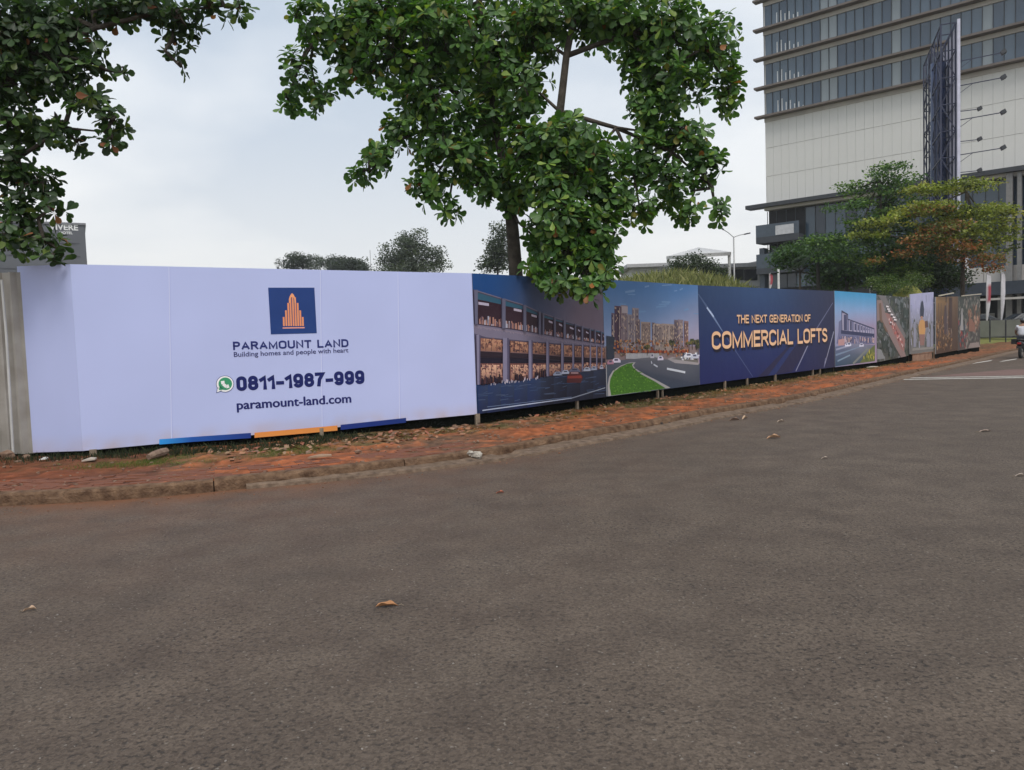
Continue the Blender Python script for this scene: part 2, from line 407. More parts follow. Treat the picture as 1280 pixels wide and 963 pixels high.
# ================================================================ HOARDING
MPRINT = mat('printed_vinyl', rough=.5, attr=True, var=.05, nscale=2.2, bump=.25, bscale=3.5, spec=.25)
MEDGE = mat('panel_edge', (.32, .32, .33), .6, nscale=5)
MPOST = mat('stake_wood', (.16, .12, .085), .9, nscale=8, bump=.5, color2=(.28, .23, .17))
MGAPSHADE = mat('gap_shade', (.005, .006, .005), 1.0, nscale=20, bump=.6, spec=.05)  # near-black colour standing in for the shade in the gap under the panels
MSTEEL = mat('galvanised_tube', (.32, .32, .32), .5, metal=.6, nscale=9)
ILL = .66     # printed ink albedo = colour seen in the photo / light falling on the sheet
def ink(r, g, b): return tuple(min(.92, v/ILL) for v in lin((r, g, b)))
class Panel:
    """one flat upright sheet; print coordinates are metres along it and metres up"""
    def __init__(s, A, B, zA, zB, name, label, thick=.05, parent=None, kerbcol=None):
        s.A = Vector((A[0], A[1], 0)); s.B = Vector((B[0], B[1], 0)); s.L = (s.B-s.A).length
        s.e = (s.B-s.A).normalized(); s.n = Vector((s.e.y, -s.e.x, 0))
        s.zA, s.zB = zA, zB; s.name = name
        s.root = parent or empty(name, (s.A.x, s.A.y, .1), math.atan2(s.e.y, s.e.x), label, 'hoarding panel')
        s.inv = Matrix.Translation((s.A.x, s.A.y, 0)) @ Matrix.Rotation(math.atan2(s.e.y, s.e.x), 4, 'Z')
        s.rootM = Matrix.Translation(s.root.location) @ Matrix.Rotation(s.root.rotation_euler.z, 4, 'Z')
        s.toroot = s.rootM.inverted()
        s.mb = MB(); s.k = 0; s.th = thick
    def zb(s, a): t = a/s.L; return s.zA[0]*(1-t)+s.zB[0]*t
    def zt(s, a): t = a/s.L; return s.zA[1]*(1-t)+s.zB[1]*t
    def W(s, a, z, off=0.0): return s.toroot @ (s.A+s.e*a+s.n*off+Vector((0, 0, z)))
    def hit(s, x, y):
        d = ray(x, y); C0 = Vector((0, 0, CZ)); t = (s.A-C0).dot(s.n)/d.dot(s.n); p = C0+d*t
        return ((p-s.A).dot(s.e), p.z)
    def poly(s, pts, c, px=True, zo=None, same=False):
        """pts in photo pixels (projected on to the sheet) or sheet metres; c one colour or one per point"""
        if px: pts = [s.hit(*p) for p in pts]
        pts = [(min(max(a, 0), s.L), min(max(z, s.zb(min(max(a,0),s.L))), s.zt(min(max(a,0),s.L)))) for a, z in pts]
        if not same: s.k += 1
        off = .002+s.k*.00002
        cs = [ink(*c)]*len(pts) if not isinstance(c[0], (tuple, list)) else [ink(*q) for q in c]
        s.mb.add([s.W(a, z, off) for a, z in pts], [tuple(range(len(pts)-1, -1, -1))] if False else [tuple(range(len(pts)))], cs)
    def line(s, p, q, w_, c, px=True, w2=None):
        a, b = (s.hit(*p), s.hit(*q)) if px else (p, q)
        d = Vector((b[0]-a[0], b[1]-a[1])); 
        if d.length < 1e-6: return
        d.normalize(); n = Vector((-d.y, d.x)); w2 = w_ if w2 is None else w2
        s.poly([(a[0]+n.x*w_/2, a[1]+n.y*w_/2), (a[0]-n.x*w_/2, a[1]-n.y*w_/2), (b[0]-n.x*w2/2, b[1]-n.y*w2/2), (b[0]+n.x*w2/2, b[1]+n.y*w2/2)], c, px=False)
    def grad(s, fn, nx=16, nz=12):
        """whole-sheet smooth print: fn(s, t) -> rgb, s along, t up"""
        vs = []; cs = []; fs = []
        for j in range(nz+1):
            for i in range(nx+1):
                a = s.L*i/nx; z0, z1 = s.zb(a), s.zt(a); t = j/nz
                vs.append(s.W(a, z0+(z1-z0)*t, .0012)); cs.append(ink(*fn(i/nx, t)))
        for j in range(nz):
            for i in range(nx):
                q = j*(nx+1)+i; fs.append((q, q+1, q+nx+2, q+nx+1))
        s.mb.add(vs, fs, cs)
    def finish(s, posts=(), mprint=None):
        # board behind the print
        mb = MB(); L = s.L; g = 0.004
        z0a, z1a, z0b, z1b = s.zA[0], s.zA[1], s.zB[0], s.zB[1]
        P = [s.W(g, z0a, 0), s.W(L-g, z0b, 0), s.W(L-g, z1b, 0), s.W(g, z1a, 0)]; Q = [s.W(g, z0a, -s.th), s.W(L-g, z0b, -s.th), s.W(L-g, z1b, -s.th), s.W(g, z1a, -s.th)]
        mb.add(P+Q, [(0,1,2,3),(7,6,5,4),(0,4,5,1),(1,5,6,2),(2,6,7,3),(3,7,4,0)]); mb.build('board', MEDGE, s.root)
        # frame tubes and posts behind
        for t in (.12, .5, .9):
            fm = MB()
            za = z0a+(z1a-z0a)*t; zb_ = z0b+(z1b-z0b)*t
            fm.bar(s.W(.02, za, -s.th-.03), s.W(L-.02, zb_, -s.th-.03), .05); fm.build('rail', MSTEEL, s.root)
        for px, wd in posts:
            a = s.hit(px, 500)[0]; zq = s.zb(a)
            pm = MB(); pm.bar(s.W(a, .0, -.02), s.W(a, zq+.01, -.02), wd); pm.bar(s.W(a, zq, -s.th-.09), s.W(a, s.zt(a)-.1, -s.th-.09), .07)
            pm.build('post', MPOST, s.root)
        nps = max(2, int(L/1.8))
        for q in range(nps+1):
            a = .05+(L-.1)*q/nps; pm = MB(); pm.bar(s.W(a, 0, -s.th-.10), s.W(a, s.zt(a)-.06, -s.th-.10), .07); pm.build('post', MPOST, s.root)
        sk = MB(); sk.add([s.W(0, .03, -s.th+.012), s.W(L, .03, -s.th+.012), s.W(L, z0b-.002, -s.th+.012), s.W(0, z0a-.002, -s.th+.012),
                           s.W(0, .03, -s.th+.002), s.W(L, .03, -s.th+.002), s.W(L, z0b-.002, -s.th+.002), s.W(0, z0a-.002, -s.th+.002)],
                          [(0,1,2,3),(7,6,5,4),(3,2,6,7),(0,4,5,1),(1,5,6,2),(3,7,4,0)]); sk.build('gap_shade_strip', MGAPSHADE, s.root)  # added dark strip, painted as the shade below the board
        s.mb.build('print', mprint or MPRINT, s.root)

def text_mesh(body, off=0.0, spacing=1.0):
    cu = bpy.data.curves.new('t', 'FONT'); cu.body = body; cu.offset = off; cu.space_character = spacing; cu.resolution_u = 3
    ob = bpy.data.objects.new('t', cu); col.objects.link(ob)
    dg = bpy.context.evaluated_depsgraph_get(); dg.update()
    me = bpy.data.meshes.new_from_object(ob.evaluated_get(dg)); bpy.data.objects.remove(ob)
    vs = [v.co.copy() for v in me.vertices]; fs = [tuple(p.vertices) for p in me.polygons]; bpy.data.meshes.remove(me)
    return vs, fs
CAPH = max(v.y for v in text_mesh('H')[0])
def lettering(P, body, BL, BR, TL, c, off=.02, hgt=1.0, spacing=1.0, layer=40, name='lettering', label=None, dx=0, dz=0, warp=True):
    """BL, BR: baseline ends, TL: top of a capital at the left, all in photo pixels"""
    vs, fs = text_mesh(body, off, spacing)
    x0 = min(v.x for v in vs); x1 = max(v.x for v in vs)
    a0, z0 = P.hit(*BL); a1, z1 = P.hit(*BR); zt = P.hit(*TL)[1]; H = (zt-z0)*hgt
    vv = []
    for v in vs:
        t = (v.x-x0)/(x1-x0); vv.append(P.W(a0+(a1-a0)*t+dx, z0+(z1-z0)*t+v.y/CAPH*H+dz, .0025+layer*.0001))
    mb = MB(); mb.add(vv, fs, ink(*c)); o = mb.build(name, MPRINT, P.root)
    if label: o['label'] = label
    return o

# stroke lettering: heavy grotesque capitals and figures, centre lines in a unit box (x scaled by the glyph's width)
def arc_(cx, cy, rx, ry, a0, a1, n=10): return [(cx+rx*math.cos(R(a0+(a1-a0)*i/n)), cy+ry*math.sin(R(a0+(a1-a0)*i/n))) for i in range(n+1)]
def rbox(y0, y1, x0=0, x1=1, r=.5, n=6):
    ry = min(.24, (y1-y0)/2); rx = r
    p = arc_(x1-rx*(x1-x0), y1-ry, rx*(x1-x0), ry, 90, 0, n)+arc_(x1-rx*(x1-x0), y0+ry, rx*(x1-x0), ry, 0, -90, n)+arc_(x0+rx*(x1-x0), y0+ry, rx*(x1-x0), ry, 270, 180, n)+arc_(x0+rx*(x1-x0), y1-ry, rx*(x1-x0), ry, 180, 90, n)
    q = [p[0]]
    for a in p[1:]:
        if abs(a[0]-q[-1][0])+abs(a[1]-q[-1][1]) > 1e-4: q.append(a)
    return q
ring_ = lambda y0, y1: rbox(y0, y1)
GLY = {
 'A': (.72, [[(0,0),(.5,1),(1,0)], [(.17,.3),(.83,.3)]]), 'C': (.66, [arc_(.5,.74,.5,.26,15,180)+arc_(.5,.26,.5,.26,180,345)]),
 'D': (.66, [[(0,0),(0,1),(.45,1)]+arc_(.45,.7,.55,.3,80,0,6)+arc_(.45,.3,.55,.3,0,-80,6)+[(.45,0),(0,0),(0,.1)]]), 'E': (.55, [[(1,1),(0,1),(0,0),(1,0)], [(0,.52),(.9,.52)]]),
 'F': (.52, [[(1,1),(0,1),(0,0)], [(0,.5),(.88,.5)]]), 'G': (.70, [arc_(.5,.74,.5,.26,18,180)+arc_(.5,.26,.5,.26,180,350)+[(1,.47),(.55,.47)]]),
 'H': (.64, [[(0,0),(0,1)], [(1,0),(1,1)], [(0,.52),(1,.52)]]), 'I': (.0, [[(0,0),(0,1)]]), 'L': (.52, [[(0,1),(0,0),(1,0)]]),
 'M': (.80, [[(0,0),(0,1),(.5,.08),(1,1),(1,0)]]), 'N': (.64, [[(0,0),(0,1),(1,0),(1,1)]]), 'O': (.70, [ring_(0,1)]),
 'P': (.58, [[(0,0),(0,1),(.55,1)]+arc_(.55,.73,.45,.27,85,-85,8)+[(.5,.46),(0,.46)]]), 'R': (.62, [[(0,0),(0,1),(.55,1)]+arc_(.55,.75,.42,.25,85,-85,8)+[(.5,.5),(0,.5)], [(.5,.5),(1,0)]]),
 'S': (.60, [arc_(.5,.76,.48,.24,20,200,8)+[(.25,.58),(.75,.46)]+arc_(.5,.25,.5,.25,35,-160,9)]), 'T': (.60, [[(0,1),(1,1)], [(.5,1),(.5,0)]]),
 'U': (.64, [[(0,1)]+arc_(.5,.28,.5,.28,180,360,10)+[(1,1)]]), 'X': (.64, [[(0,0),(1,1)], [(0,1),(1,0)]]), ' ': (.22, []), '-': (.36, [[(0,.38),(1,.38)]]),
 '0': (.54, [ring_(0,1)]), '1': (.30, [[(.0,.74),(.75,.88),(1,1),(1,0)]]), '7': (.52, [[(0,1),(1,1),(.45,.5),(.32,0)]]),
 '8': (.54, [rbox(.50,1,.04,.96), rbox(0,.54)]), '9': (.54, [rbox(.38,1), [(1,.7)]+arc_(.5,.24,.5,.24,0,-160,8)]),
}
def ribbon(pts, t):
    """mitred ribbon round a polyline; closed when the ends meet"""
    closed = (Vector(pts[0])-Vector(pts[-1])).length < 1e-4; P = [Vector(p) for p in (pts[:-1] if closed else pts)]; n = len(P); Lf = []; Rt = []
    for i in range(n):
        a = P[(i-1) % n] if (i > 0 or closed) else None; b = P[(i+1) % n] if (i < n-1 or closed) else None
        d1 = (P[i]-a).normalized() if a is not None else (b-P[i]).normalized(); d2 = (b-P[i]).normalized() if b is not None else d1
        n1 = Vector((-d1.y, d1.x)); n2 = Vector((-d2.y, d2.x)); m = (n1+n2)
        m = m.normalized() if m.length > 1e-3 else n1
        k = min(1.9, 1/max(.35, m.dot(n1)))*t/2; Lf.append(P[i]+m*k); Rt.append(P[i]-m*k)
    return Lf, Rt, closed
def block_text(P, body, BL, BR, TL, c, t=.17, gap=.17, layer=40, name='lettering', dx=0, dz=0):
    a0, z0 = P.hit(*BL); a1, z1 = P.hit(*BR); H = P.hit(*TL)[1]-z0; T = H*t; slope = (z1-z0)/(a1-a0)
    fixed = sum(T+H*gap*(1 if ch != ' ' else 1.2) for ch in body)-H*gap; k = ((a1-a0)-fixed)/sum(GLY[ch][0] for ch in body)
    mb = MB(); x = a0; q = 0
    for ch in body:
        w_, strokes = GLY[ch]; W_ = w_*k
        for st_ in strokes:
            pts = [Vector((x+T/2+u*W_, T/2+v*(H-T))) for u, v in st_]
            if (pts[0]-pts[-1]).length > 1e-4:
                kx = .5 if ch not in 'XAVCGS89' else (.5 if abs(pts[0].y-pts[-1].y) < H*.05 and len(pts) == 2 else .25)
                pts[0] = pts[0]+(pts[0]-pts[1]).normalized()*T*kx; pts[-1] = pts[-1]+(pts[-1]-pts[-2]).normalized()*T*kx
            L_, R_, cl = ribbon(pts, T); m = len(L_); vs = []
            off = .0025+layer*.0001+q*.00004; q = (q+1) % 3
            for p in L_+R_: 
                yy = min(max(p[1], 0), H); vs.append(P.W(p[0]+dx, z0+slope*(p[0]-a0)+yy+dz, off))
            fs = [(i, (i+1) % m, m+(i+1) % m, m+i) for i in range(m if cl else m-1)]
            mb.add(vs, fs, ink(*c))
        x += W_+T+H*gap*(1 if ch != ' ' else 1.2)
    return mb.build(name, MPRINT, P.root)
def soft_text(P, body, BL, BR, TL, c, bold=.03, layer=22):
    """lower case words: the built-in face, thickened by a second print beside the first"""
    o = None
    a0 = P.hit(*BL)[0]; H = P.hit(*TL)[1]-P.hit(*BL)[1]
    vs, fs = text_mesh(body, 0); x0 = min(v.x for v in vs); x1 = max(v.x for v in vs); z0 = P.hit(*BL)[1]; a1, z1 = P.hit(*BR); mb = MB()
    for q, (ox, oz) in enumerate(((-1, 0), (1, 0), (0, 1), (0, -1), (-.3, .3)) if bold else ((0, 0),)):
        vv = []
        for v in vs:
            t = (v.x-x0)/(x1-x0); vv.append(P.W(a0+(a1-a0)*t+ox*bold*H, z0+(z1-z0)*t+v.y/CAPH*H+oz*bold*H*.6, .0025+layer*.0001+q*.00006))
        mb.add(vv, fs, ink(*c))
    return mb.build('lettering', MPRINT, P.root)

# ---- 1 white banner round the corner
ptA, ptB, ptC = tuple(at(26, 400, 11.22)[:2]), (-6.14, 10.87), (-.62, 13.165)
WHITE = (156, 164, 199)
def MW(): return mat('white_vinyl', rough=.42, attr=True, var=.035, nscale=.7, bump=.22, bscale=1.3, spec=.3)
S1 = Panel(ptB, ptC, (.19, 2.83), (.30, 2.71), 'hoarding_panel', 'long white banner hoarding with developer logo, phone number and web address')
S0 = Panel(ptA, ptB, (at(42, 566, 11.22).z, at(26, 333, 11.22).z), (.19, 2.83), 'x', '', parent=S1.root)
def gw(k):
    def fn(s_, t):
        c = Vector(WHITE)*(1+.015*noise.noise(Vector((s_*6+k, t*2, 1)))); m_ = max(0, 1.0-t*11)*(.45+.9*noise.noise(Vector((s_*24+k, t*9, 4))))
        return tuple(c.lerp(Vector((160, 130, 118)), max(0, min(.45, m_*.5))))
    return fn
S0.grad(gw(3), 6, 40); S1.grad(gw(0), 60, 40)
for sx in (212, 401, 498): S1.line((sx-1, 330), (sx+3, 560), .012, (172, 178, 222)); S1.line((sx, 330), (sx+4, 560), .006, (142, 148, 192))
# logo
P = S1; Q = lambda x, y: (320+x/13.756, 350+y/13.756)
def bilq(u, v):   # unit square of the emblem, from its four corners
    tl, tr, br, bl = (208,135), (1003,135), (1045,918), (255,938)
    x = (tl[0]*(1-u)+tr[0]*u)*(1-v)+(bl[0]*(1-u)+br[0]*u)*v; y = (tl[1]*(1-u)+tr[1]*u)*(1-v)+(bl[1]*(1-u)+br[1]*u)*v
    return Q(x, y)
lg = MB(); NAVY = (28, 52, 104)
def quadp(P, mb, pts, c, layer): mb.add([P.W(*P.hit(*p), .0025+layer*.0001) for p in pts], [tuple(range(len(pts)))], ink(*c))
quadp(P, lg, [bilq(0,1), bilq(1,1), bilq(1,0), bilq(0,0)], NAVY, 20)
tops = [(480,640),(523,525),(566,398),(606,300),(648,300),(688,300),(728,398),(768,525),(808,640)]
for i, (x, yt) in enumerate(tops):
    lean = -(795-yt)*.035
    if i in (3, 4, 5):
        x_ = (606, 648, 688)[i-3]
        quadp(P, lg, [Q(x_-14, 795), Q(x_+14, 795), Q(x_+14-18, yt), Q(x_-14-18, yt)], (198,128,88), 24)
    else: quadp(P, lg, [Q(x-15, 795), Q(x+15, 795), Q(x+15+lean, yt), Q(x-15+lean, yt)], (198,128,88), 24)
arch = [Q(566+x, y) for x, y in [(0,398),(-1,330),(12,290),(30,255),(54,228),(80,255),(98,290),(110,330),(118,398)]]
inner = [Q(566+x, y) for x, y in [(100,398),(92,335),(80,302),(54,300),(28,302),(20,335),(16,398)]]
for j in range(len(arch)//2):
    pass
ring = arch
for a, b, c_, d in zip(arch, arch[1:], list(reversed(inner))+[inner[0]]*2, (list(reversed(inner))+[inner[0]]*2)[1:]):
    quadp(P, lg, [a, b, d, c_], (205,140,98), 25)
quadp(P, lg, [Q(458, 838), Q(835, 832), Q(835, 814), Q(458, 820)], (205,140,120), 24)
lg.build('logo', MPRINT, P.root)
block_text(P, 'PARAMOUNT LAND', (291.5, 437.8), (435.7, 434), (291.5, 427.3), (30, 38, 92), t=.215, gap=.13, layer=22)
soft_text(P, 'Building homes and people with heart', (292.5, 446.3), (435.5, 440.6), (292.5, 440.4), (44, 46, 90), bold=.02)
block_text(P, '0811-1987-999', (295.9, 489.2), (455.8, 480), (295.9, 470.9), (20, 28, 82), t=.245, gap=.07, layer=22)
soft_text(P, 'paramount-land.com', (296.5, 512), (438.8, 503.2), (296.5, 501.0), (24, 30, 84), bold=.045)
ic = MB()
def disc(P, mb, cx, cy, r, c, layer, n=20, ry=None):
    a0, z0 = P.hit(cx, cy); rr = abs(P.hit(cx, cy-r)[1]-z0)
    mb.add([P.W(a0+rr*math.cos(2*PI*k/n), z0+rr*math.sin(2*PI*k/n), .0025+layer*.0001) for k in range(n)], [tuple(range(n))], ink(*c))
disc(P, ic, 281.3, 480.2, 10.6, (70, 80, 120), 20)
quadp(P, ic, [(270.3,491.6),(279,489),(271.5,483)], (70,80,120), 20)
disc(P, ic, 281.3, 480.2, 9.9, (205, 210, 225), 23)
quadp(P, ic, [(271.2,490.6),(278,488),(272.4,484)], (205,210,225), 23)
disc(P, ic, 281.6, 480.0, 8.0, (52, 128, 92), 26)
quadp(P, ic, [(273.6,488),(280,487),(274.6,482)], (52,128,92), 26)
for (p, q, wd) in (((278.2,476.4),(278.9,480.4),.05),((278.9,480.2),(283.0,483.8),.045),((282.6,483.7),(286.2,482.7),.05)):
    a_, b_ = P.hit(*p), P.hit(*q); d = Vector((b_[0]-a_[0], b_[1]-a_[1])).normalized(); nn2 = Vector((-d.y, d.x))*wd/2
    ic.add([P.W(a_[0]+nn2.x, a_[1]+nn2.y, .0075), P.W(a_[0]-nn2.x, a_[1]-nn2.y, .0075), P.W(b_[0]-nn2.x, b_[1]-nn2.y, .0075), P.W(b_[0]+nn2.x, b_[1]+nn2.y, .0075)], [(0,1,2,3)], ink(215,220,232))
ic.build('icon', MPRINT, P.root)
st = MB()
def strp(x0, x1, t0, t1, b0, b1, cl, cr):
    st.add([P.W(*P.hit(*p), .0056) for p in ((x0,b0),(x1,b1),(x1,t1),(x0,t0))], [(0,1,2,3)], [ink(*cl), ink(*cr), ink(*cr), ink(*cl)])
strp(199.1, 240, 549.3, 546.4, 555.9, 552.6, (44,128,190), (30,72,140)); strp(240, 313.6, 546.4, 541.3, 552.6, 547.8, (30,72,140), (28,48,112))
strp(318.1, 421.7, 541.1, 532, 547.5, 538.4, (192,122,62), (192,122,62)); strp(425.7, 507.5, 531.2, 522.5, 537.6, 528.4, (26,42,104), (22,42,100))
st.build('colour_strip', MPRINT, P.root)
S0.finish(mprint=MW()); S1.finish(posts=[(112,.09),(400,.06),(596,.08)], mprint=MW())

# ---- 2 evening shops picture
P = Panel((-.615, 13.17), (1.945, 16.01), (.30, 2.71), (.30, 2.73), 'hoarding_panel', 'dark blue banner picturing a lit evening shop row, beside the white banner')
z2 = lambda x, y: (590+x/5.206, 335+y/5.206)
def g2(s_, t):
    a = Vector((26,62,112)).lerp(Vector((96,84,98)), min(1, max(0, s_*1.35-.15+(1-t)*.35))); return tuple(a)
P.grad(g2, 20, 14)
def pw(pts, x):
    for (x0, y0), (x1, y1) in zip(pts, pts[1:]):
        if x <= x1: return y0+(y1-y0)*(x-x0)/(x1-x0)
    return pts[-1][1]
T_ = [(0,138),(30,148),(200,200),(330,238),(440,288),(600,342),(720,382),(880,422)]
U_ = [(0,366),(40,372),(330,414),(600,462),(880,504)]
S_ = [(0,425),(45,448),(330,474),(600,496),(880,512)]
B_ = [(0,582),(370,590),(600,603),(880,606)]
G_ = [(0,622),(370,622),(600,618),(880,618)]
K_ = [(0,765),(250,735),(370,722),(600,690),(880,652)]
def band(P, zf, lo, hi, c, x0, x1, n=10, c2=None):
    for i in range(n):
        xa = x0+(x1-x0)*i/n; xb = x0+(x1-x0)*(i+1)/n
        P.poly([zf(xa, pw(lo, xa)), zf(xb, pw(lo, xb)), zf(xb, pw(hi, xb)), zf(xa, pw(hi, xa))], c, same=(i > 0))
rp = random.Random(11)
band(P, z2, K_, T_, (68,62,80), 5, 870)              # facade body
band(P, z2, S_, U_, (104,98,116), 5, 870)            # slab
for x in range(5, 865, 6):                           # bright underside flecks
    P.line(z2(x, pw(U_, x)+10), z2(x+rp.uniform(2,5), pw(U_, x)+rp.uniform(12,26)), .01, (130,118,130))
bays = [(32,188),(212,328),(346,424),(468,526),(540,588),(606,662),(672,704),(720,758),(768,788),(802,832),(840,866)]
for (x0, x1) in bays:
    xs = [x0, x1]
    P.poly([z2(x0, pw(U_,x0)-6), z2(x1, pw(U_,x1)-6), z2(x1, pw(T_,x1)+12), z2(x0, pw(T_,x0)+12)], (44,28,38))
    P.poly([z2(x0, pw(T_,x0)+58*(1-x0/900)), z2(x1, pw(T_,x1)+52*(1-x1/900)), z2(x1, pw(T_,x1)+12), z2(x0, pw(T_,x0)+12)], (44,78,98))
    w_ = x1-x0
    for q in range(int(10+w_/4)):                     # interiors
        xa = x0+rp.random()*w_; u = pw(U_, xa); P.line(z2(xa, u-8), z2(xa, u-8-rp.uniform(8, 60*(1-x0/1200))), rp.uniform(.012,.04), rp.choice([(120,90,90),(150,110,96),(84,66,76),(150,150,165)]))
    xa = x0+w_*(.05 if x0 < 100 else .5); h_ = max(8, 18*(1-x0/1400))
    ysg = pw(T_, xa)+ (72 if x0 < 100 else 50)*(1-x0/1500)
    if x1-x0 > 25: P.poly([z2(xa, ysg+h_), z2(xa+w_*.44, ysg+h_+10), z2(xa+w_*.44, ysg+10), z2(xa, ysg)], (158,150,168))
    P.line(z2(x0, pw(T_,x0)+2), z2(x1, pw(T_,x1)+2), .02, (96,92,110))
lower = [(50,195),(244,365),(388,478),(496,572),(592,645),(662,706),(724,758),(768,800),(812,832),(842,866)]
for (x0, x1) in lower:
    w_ = x1-x0
    P.poly([z2(x0, pw(B_,x0)), z2(x1, pw(B_,x1)), z2(x1, pw(S_,x1)+8), z2(x0, pw(S_,x0)+8)], (92,60,54))
    P.poly([z2(x0, pw(K_,x0)), z2(x1, pw(K_,x1)), z2(x1, pw(G_,x1)), z2(x0, pw(G_,x0))], (98,62,58))
    for (lo_, hi_, cb, ct) in ((B_, S_, (84,54,50), (166,124,98)), (K_, G_, (96,62,60), (196,156,130))):
        P.poly([z2(x0+w_*.04, pw(lo_,x0)-2), z2(x1-w_*.04, pw(lo_,x1)-2), z2(x1-w_*.04, pw(hi_,x1)+10), z2(x0+w_*.04, pw(hi_,x0)+10)], [cb, cb, ct, ct])
        for q in range(1, 4): xm = x0+w_*q/4; P.line(z2(xm, pw(lo_, xm)), z2(xm, pw(hi_, xm)+8), .014, (60,42,46))
    for q in range(int(w_*.55)):
        xa = x0+rp.random()*w_; s0 = pw(S_, xa)+10; b0_ = pw(B_, xa)
        ya = s0+(b0_-s0)*rp.random()*.55
        hz_ = rp.random() < .35; P.line(z2(xa, ya), z2(min(x1, xa+(rp.uniform(6,18) if hz_ else rp.uniform(-2,2))), ya+(rp.uniform(-2,2) if hz_ else rp.uniform(3,18))), rp.uniform(.012,.05), rp.choice([(128,88,74),(112,76,66),(158,116,94),(62,42,46),(96,66,60),(80,54,52)]))
    for q in range(int(w_*.55)):
        xa = x0+rp.random()*w_; s0 = pw(G_, xa)+3; b0_ = pw(K_, xa)
        ya = s0+(b0_-s0)*rp.random()*.7
        hz_ = rp.random() < .35; P.line(z2(xa, ya), z2(min(x1, xa+(rp.uniform(6,16) if hz_ else rp.uniform(-2,2))), ya+(rp.uniform(-2,2) if hz_ else rp.uniform(3,16))), rp.uniform(.012,.05), rp.choice([(156,118,104),(132,92,84),(172,132,114),(64,42,50),(104,74,72),(84,58,62)]))
    P.poly([z2(x0, pw(B_,x0)), z2(x1, pw(B_,x1)), z2(x1, pw(B_,x1)-(38 if x0 < 500 else 22)), z2(x0, pw(B_,x0)-42*(1-x0/1500))], (34,24,34))
    P.line(z2(x0, pw(B_,x0)-44*(1-x0/1500)), z2(x1, pw(B_,x1)-44*(1-x1/1500)), .012, (110,84,84))
    P.poly([z2(x0, pw(G_,x0)-2), z2(x1, pw(G_,x1)-2), z2(x1, pw(B_,x1)+2), z2(x0, pw(B_,x0)+2)], (22,18,34))
for x, wd in ((34,26),(213,38),(374,26),(486,20),(582,18),(652,13),(713,12),(764,10),(805,9),(838,8)):
    P.poly([z2(x-wd/2, pw(K_,x)), z2(x+wd/2, pw(K_,x)), z2(x+wd/2, pw(S_,x)-6), z2(x-wd/2, pw(S_,x)-6)], (112,108,130))
    P.poly([z2(x+wd/5, pw(K_,x)), z2(x+wd/2, pw(K_,x)), z2(x+wd/2, pw(S_,x)-6), z2(x+wd/5, pw(S_,x)-6)], (74,70,92))
for x, wd in ((18,24),(200,22),(337,18),(434,14),(458,10),(533,10),(596,14),(667,8),(712,10),(763,8),(795,8),(836,6)):
    P.poly([z2(x-wd/2, pw(U_,x)), z2(x+wd/2, pw(U_,x)), z2(x+wd/2, pw(T_,x)), z2(x-wd/2, pw(T_,x))], (86,86,106))
# street in front
def rd(x): return pw([(0,775),(250,742),(450,712),(600,694),(880,655)], x)
for i in range(10):
    xa = 10+86*i; xb = xa+86
    P.poly([z2(xa, 960), z2(xb, 940), z2(xb, rd(xb)), z2(xa, rd(xa))], [(24,34,68),(26,32,52),(40,52,78),(30,48,84)] if i < 5 else [(26,30,48),(20,22,34),(34,38,54),(38,48,70)], same=(i > 0))
for q in range(60):
    xa = rp.uniform(15, 820); ya = rd(xa)+rp.uniform(10, 160); P.line(z2(xa, ya), z2(xa+rp.uniform(20,90), ya-rp.uniform(2,12)), .012, rp.choice([(48,64,92),(28,40,72),(60,72,96)]))
P.line(z2(60,928), z2(640,848), .018, (150,158,178)); P.line(z2(640,848), z2(860,780), .02, (120,126,140)); P.line(z2(90,905), z2(640,840), .01, (90,104,130))
for q in range(70):                                  # crowd on the pavement
    xa = rp.choice([rp.uniform(55,185), rp.uniform(55,150), rp.uniform(245,355), rp.uniform(395,480)]); ya = pw(K_, xa)+rp.uniform(-8, 10)
    P.line(z2(xa, ya), z2(xa, ya-rp.uniform(26,48)), .03, rp.choice([(28,20,30),(40,24,32),(64,40,44),(24,22,40)]))
for q in range(26):
    xa = rp.uniform(45, 420); ya = pw(K_, xa)+rp.uniform(4, 18); P.line(z2(xa, ya), z2(xa+1, ya-rp.uniform(8,22)), .014, (176,168,180))
for (cx, cy, w_, c) in ((550,690,60,(132,140,160)),(600,680,50,(160,165,182)),(740,662,46,(150,156,172)),(785,656,36,(130,136,156)),(660,668,70,(92,92,112)),(835,648,24,(140,140,156))):
    P.poly([z2(cx-w_/2, cy+14), z2(cx+w_/2, cy+11), z2(cx+w_/2, cy), z2(cx+w_*.25, cy-15), z2(cx-w_*.25, cy-14), z2(cx-w_/2, cy+2)], c)
    P.line(z2(cx-w_*.22, cy-5), z2(cx+w_*.22, cy-5), .02, (40,44,60)); P.line(z2(cx-w_/2, cy+14), z2(cx+w_/2, cy+12), .015, (24,24,36))
P.poly([z2(608,748), z2(700,748), z2(714,712), z2(706,700), z2(684,676), z2(634,676), z2(612,700)], (74,34,36)); P.poly([z2(614,720), z2(706,718), z2(704,700), z2(614,704)], (128,52,44)); P.line(z2(636,684), z2(684,684), .03, (150,120,122))
P.finish(posts=[(722,.055)])

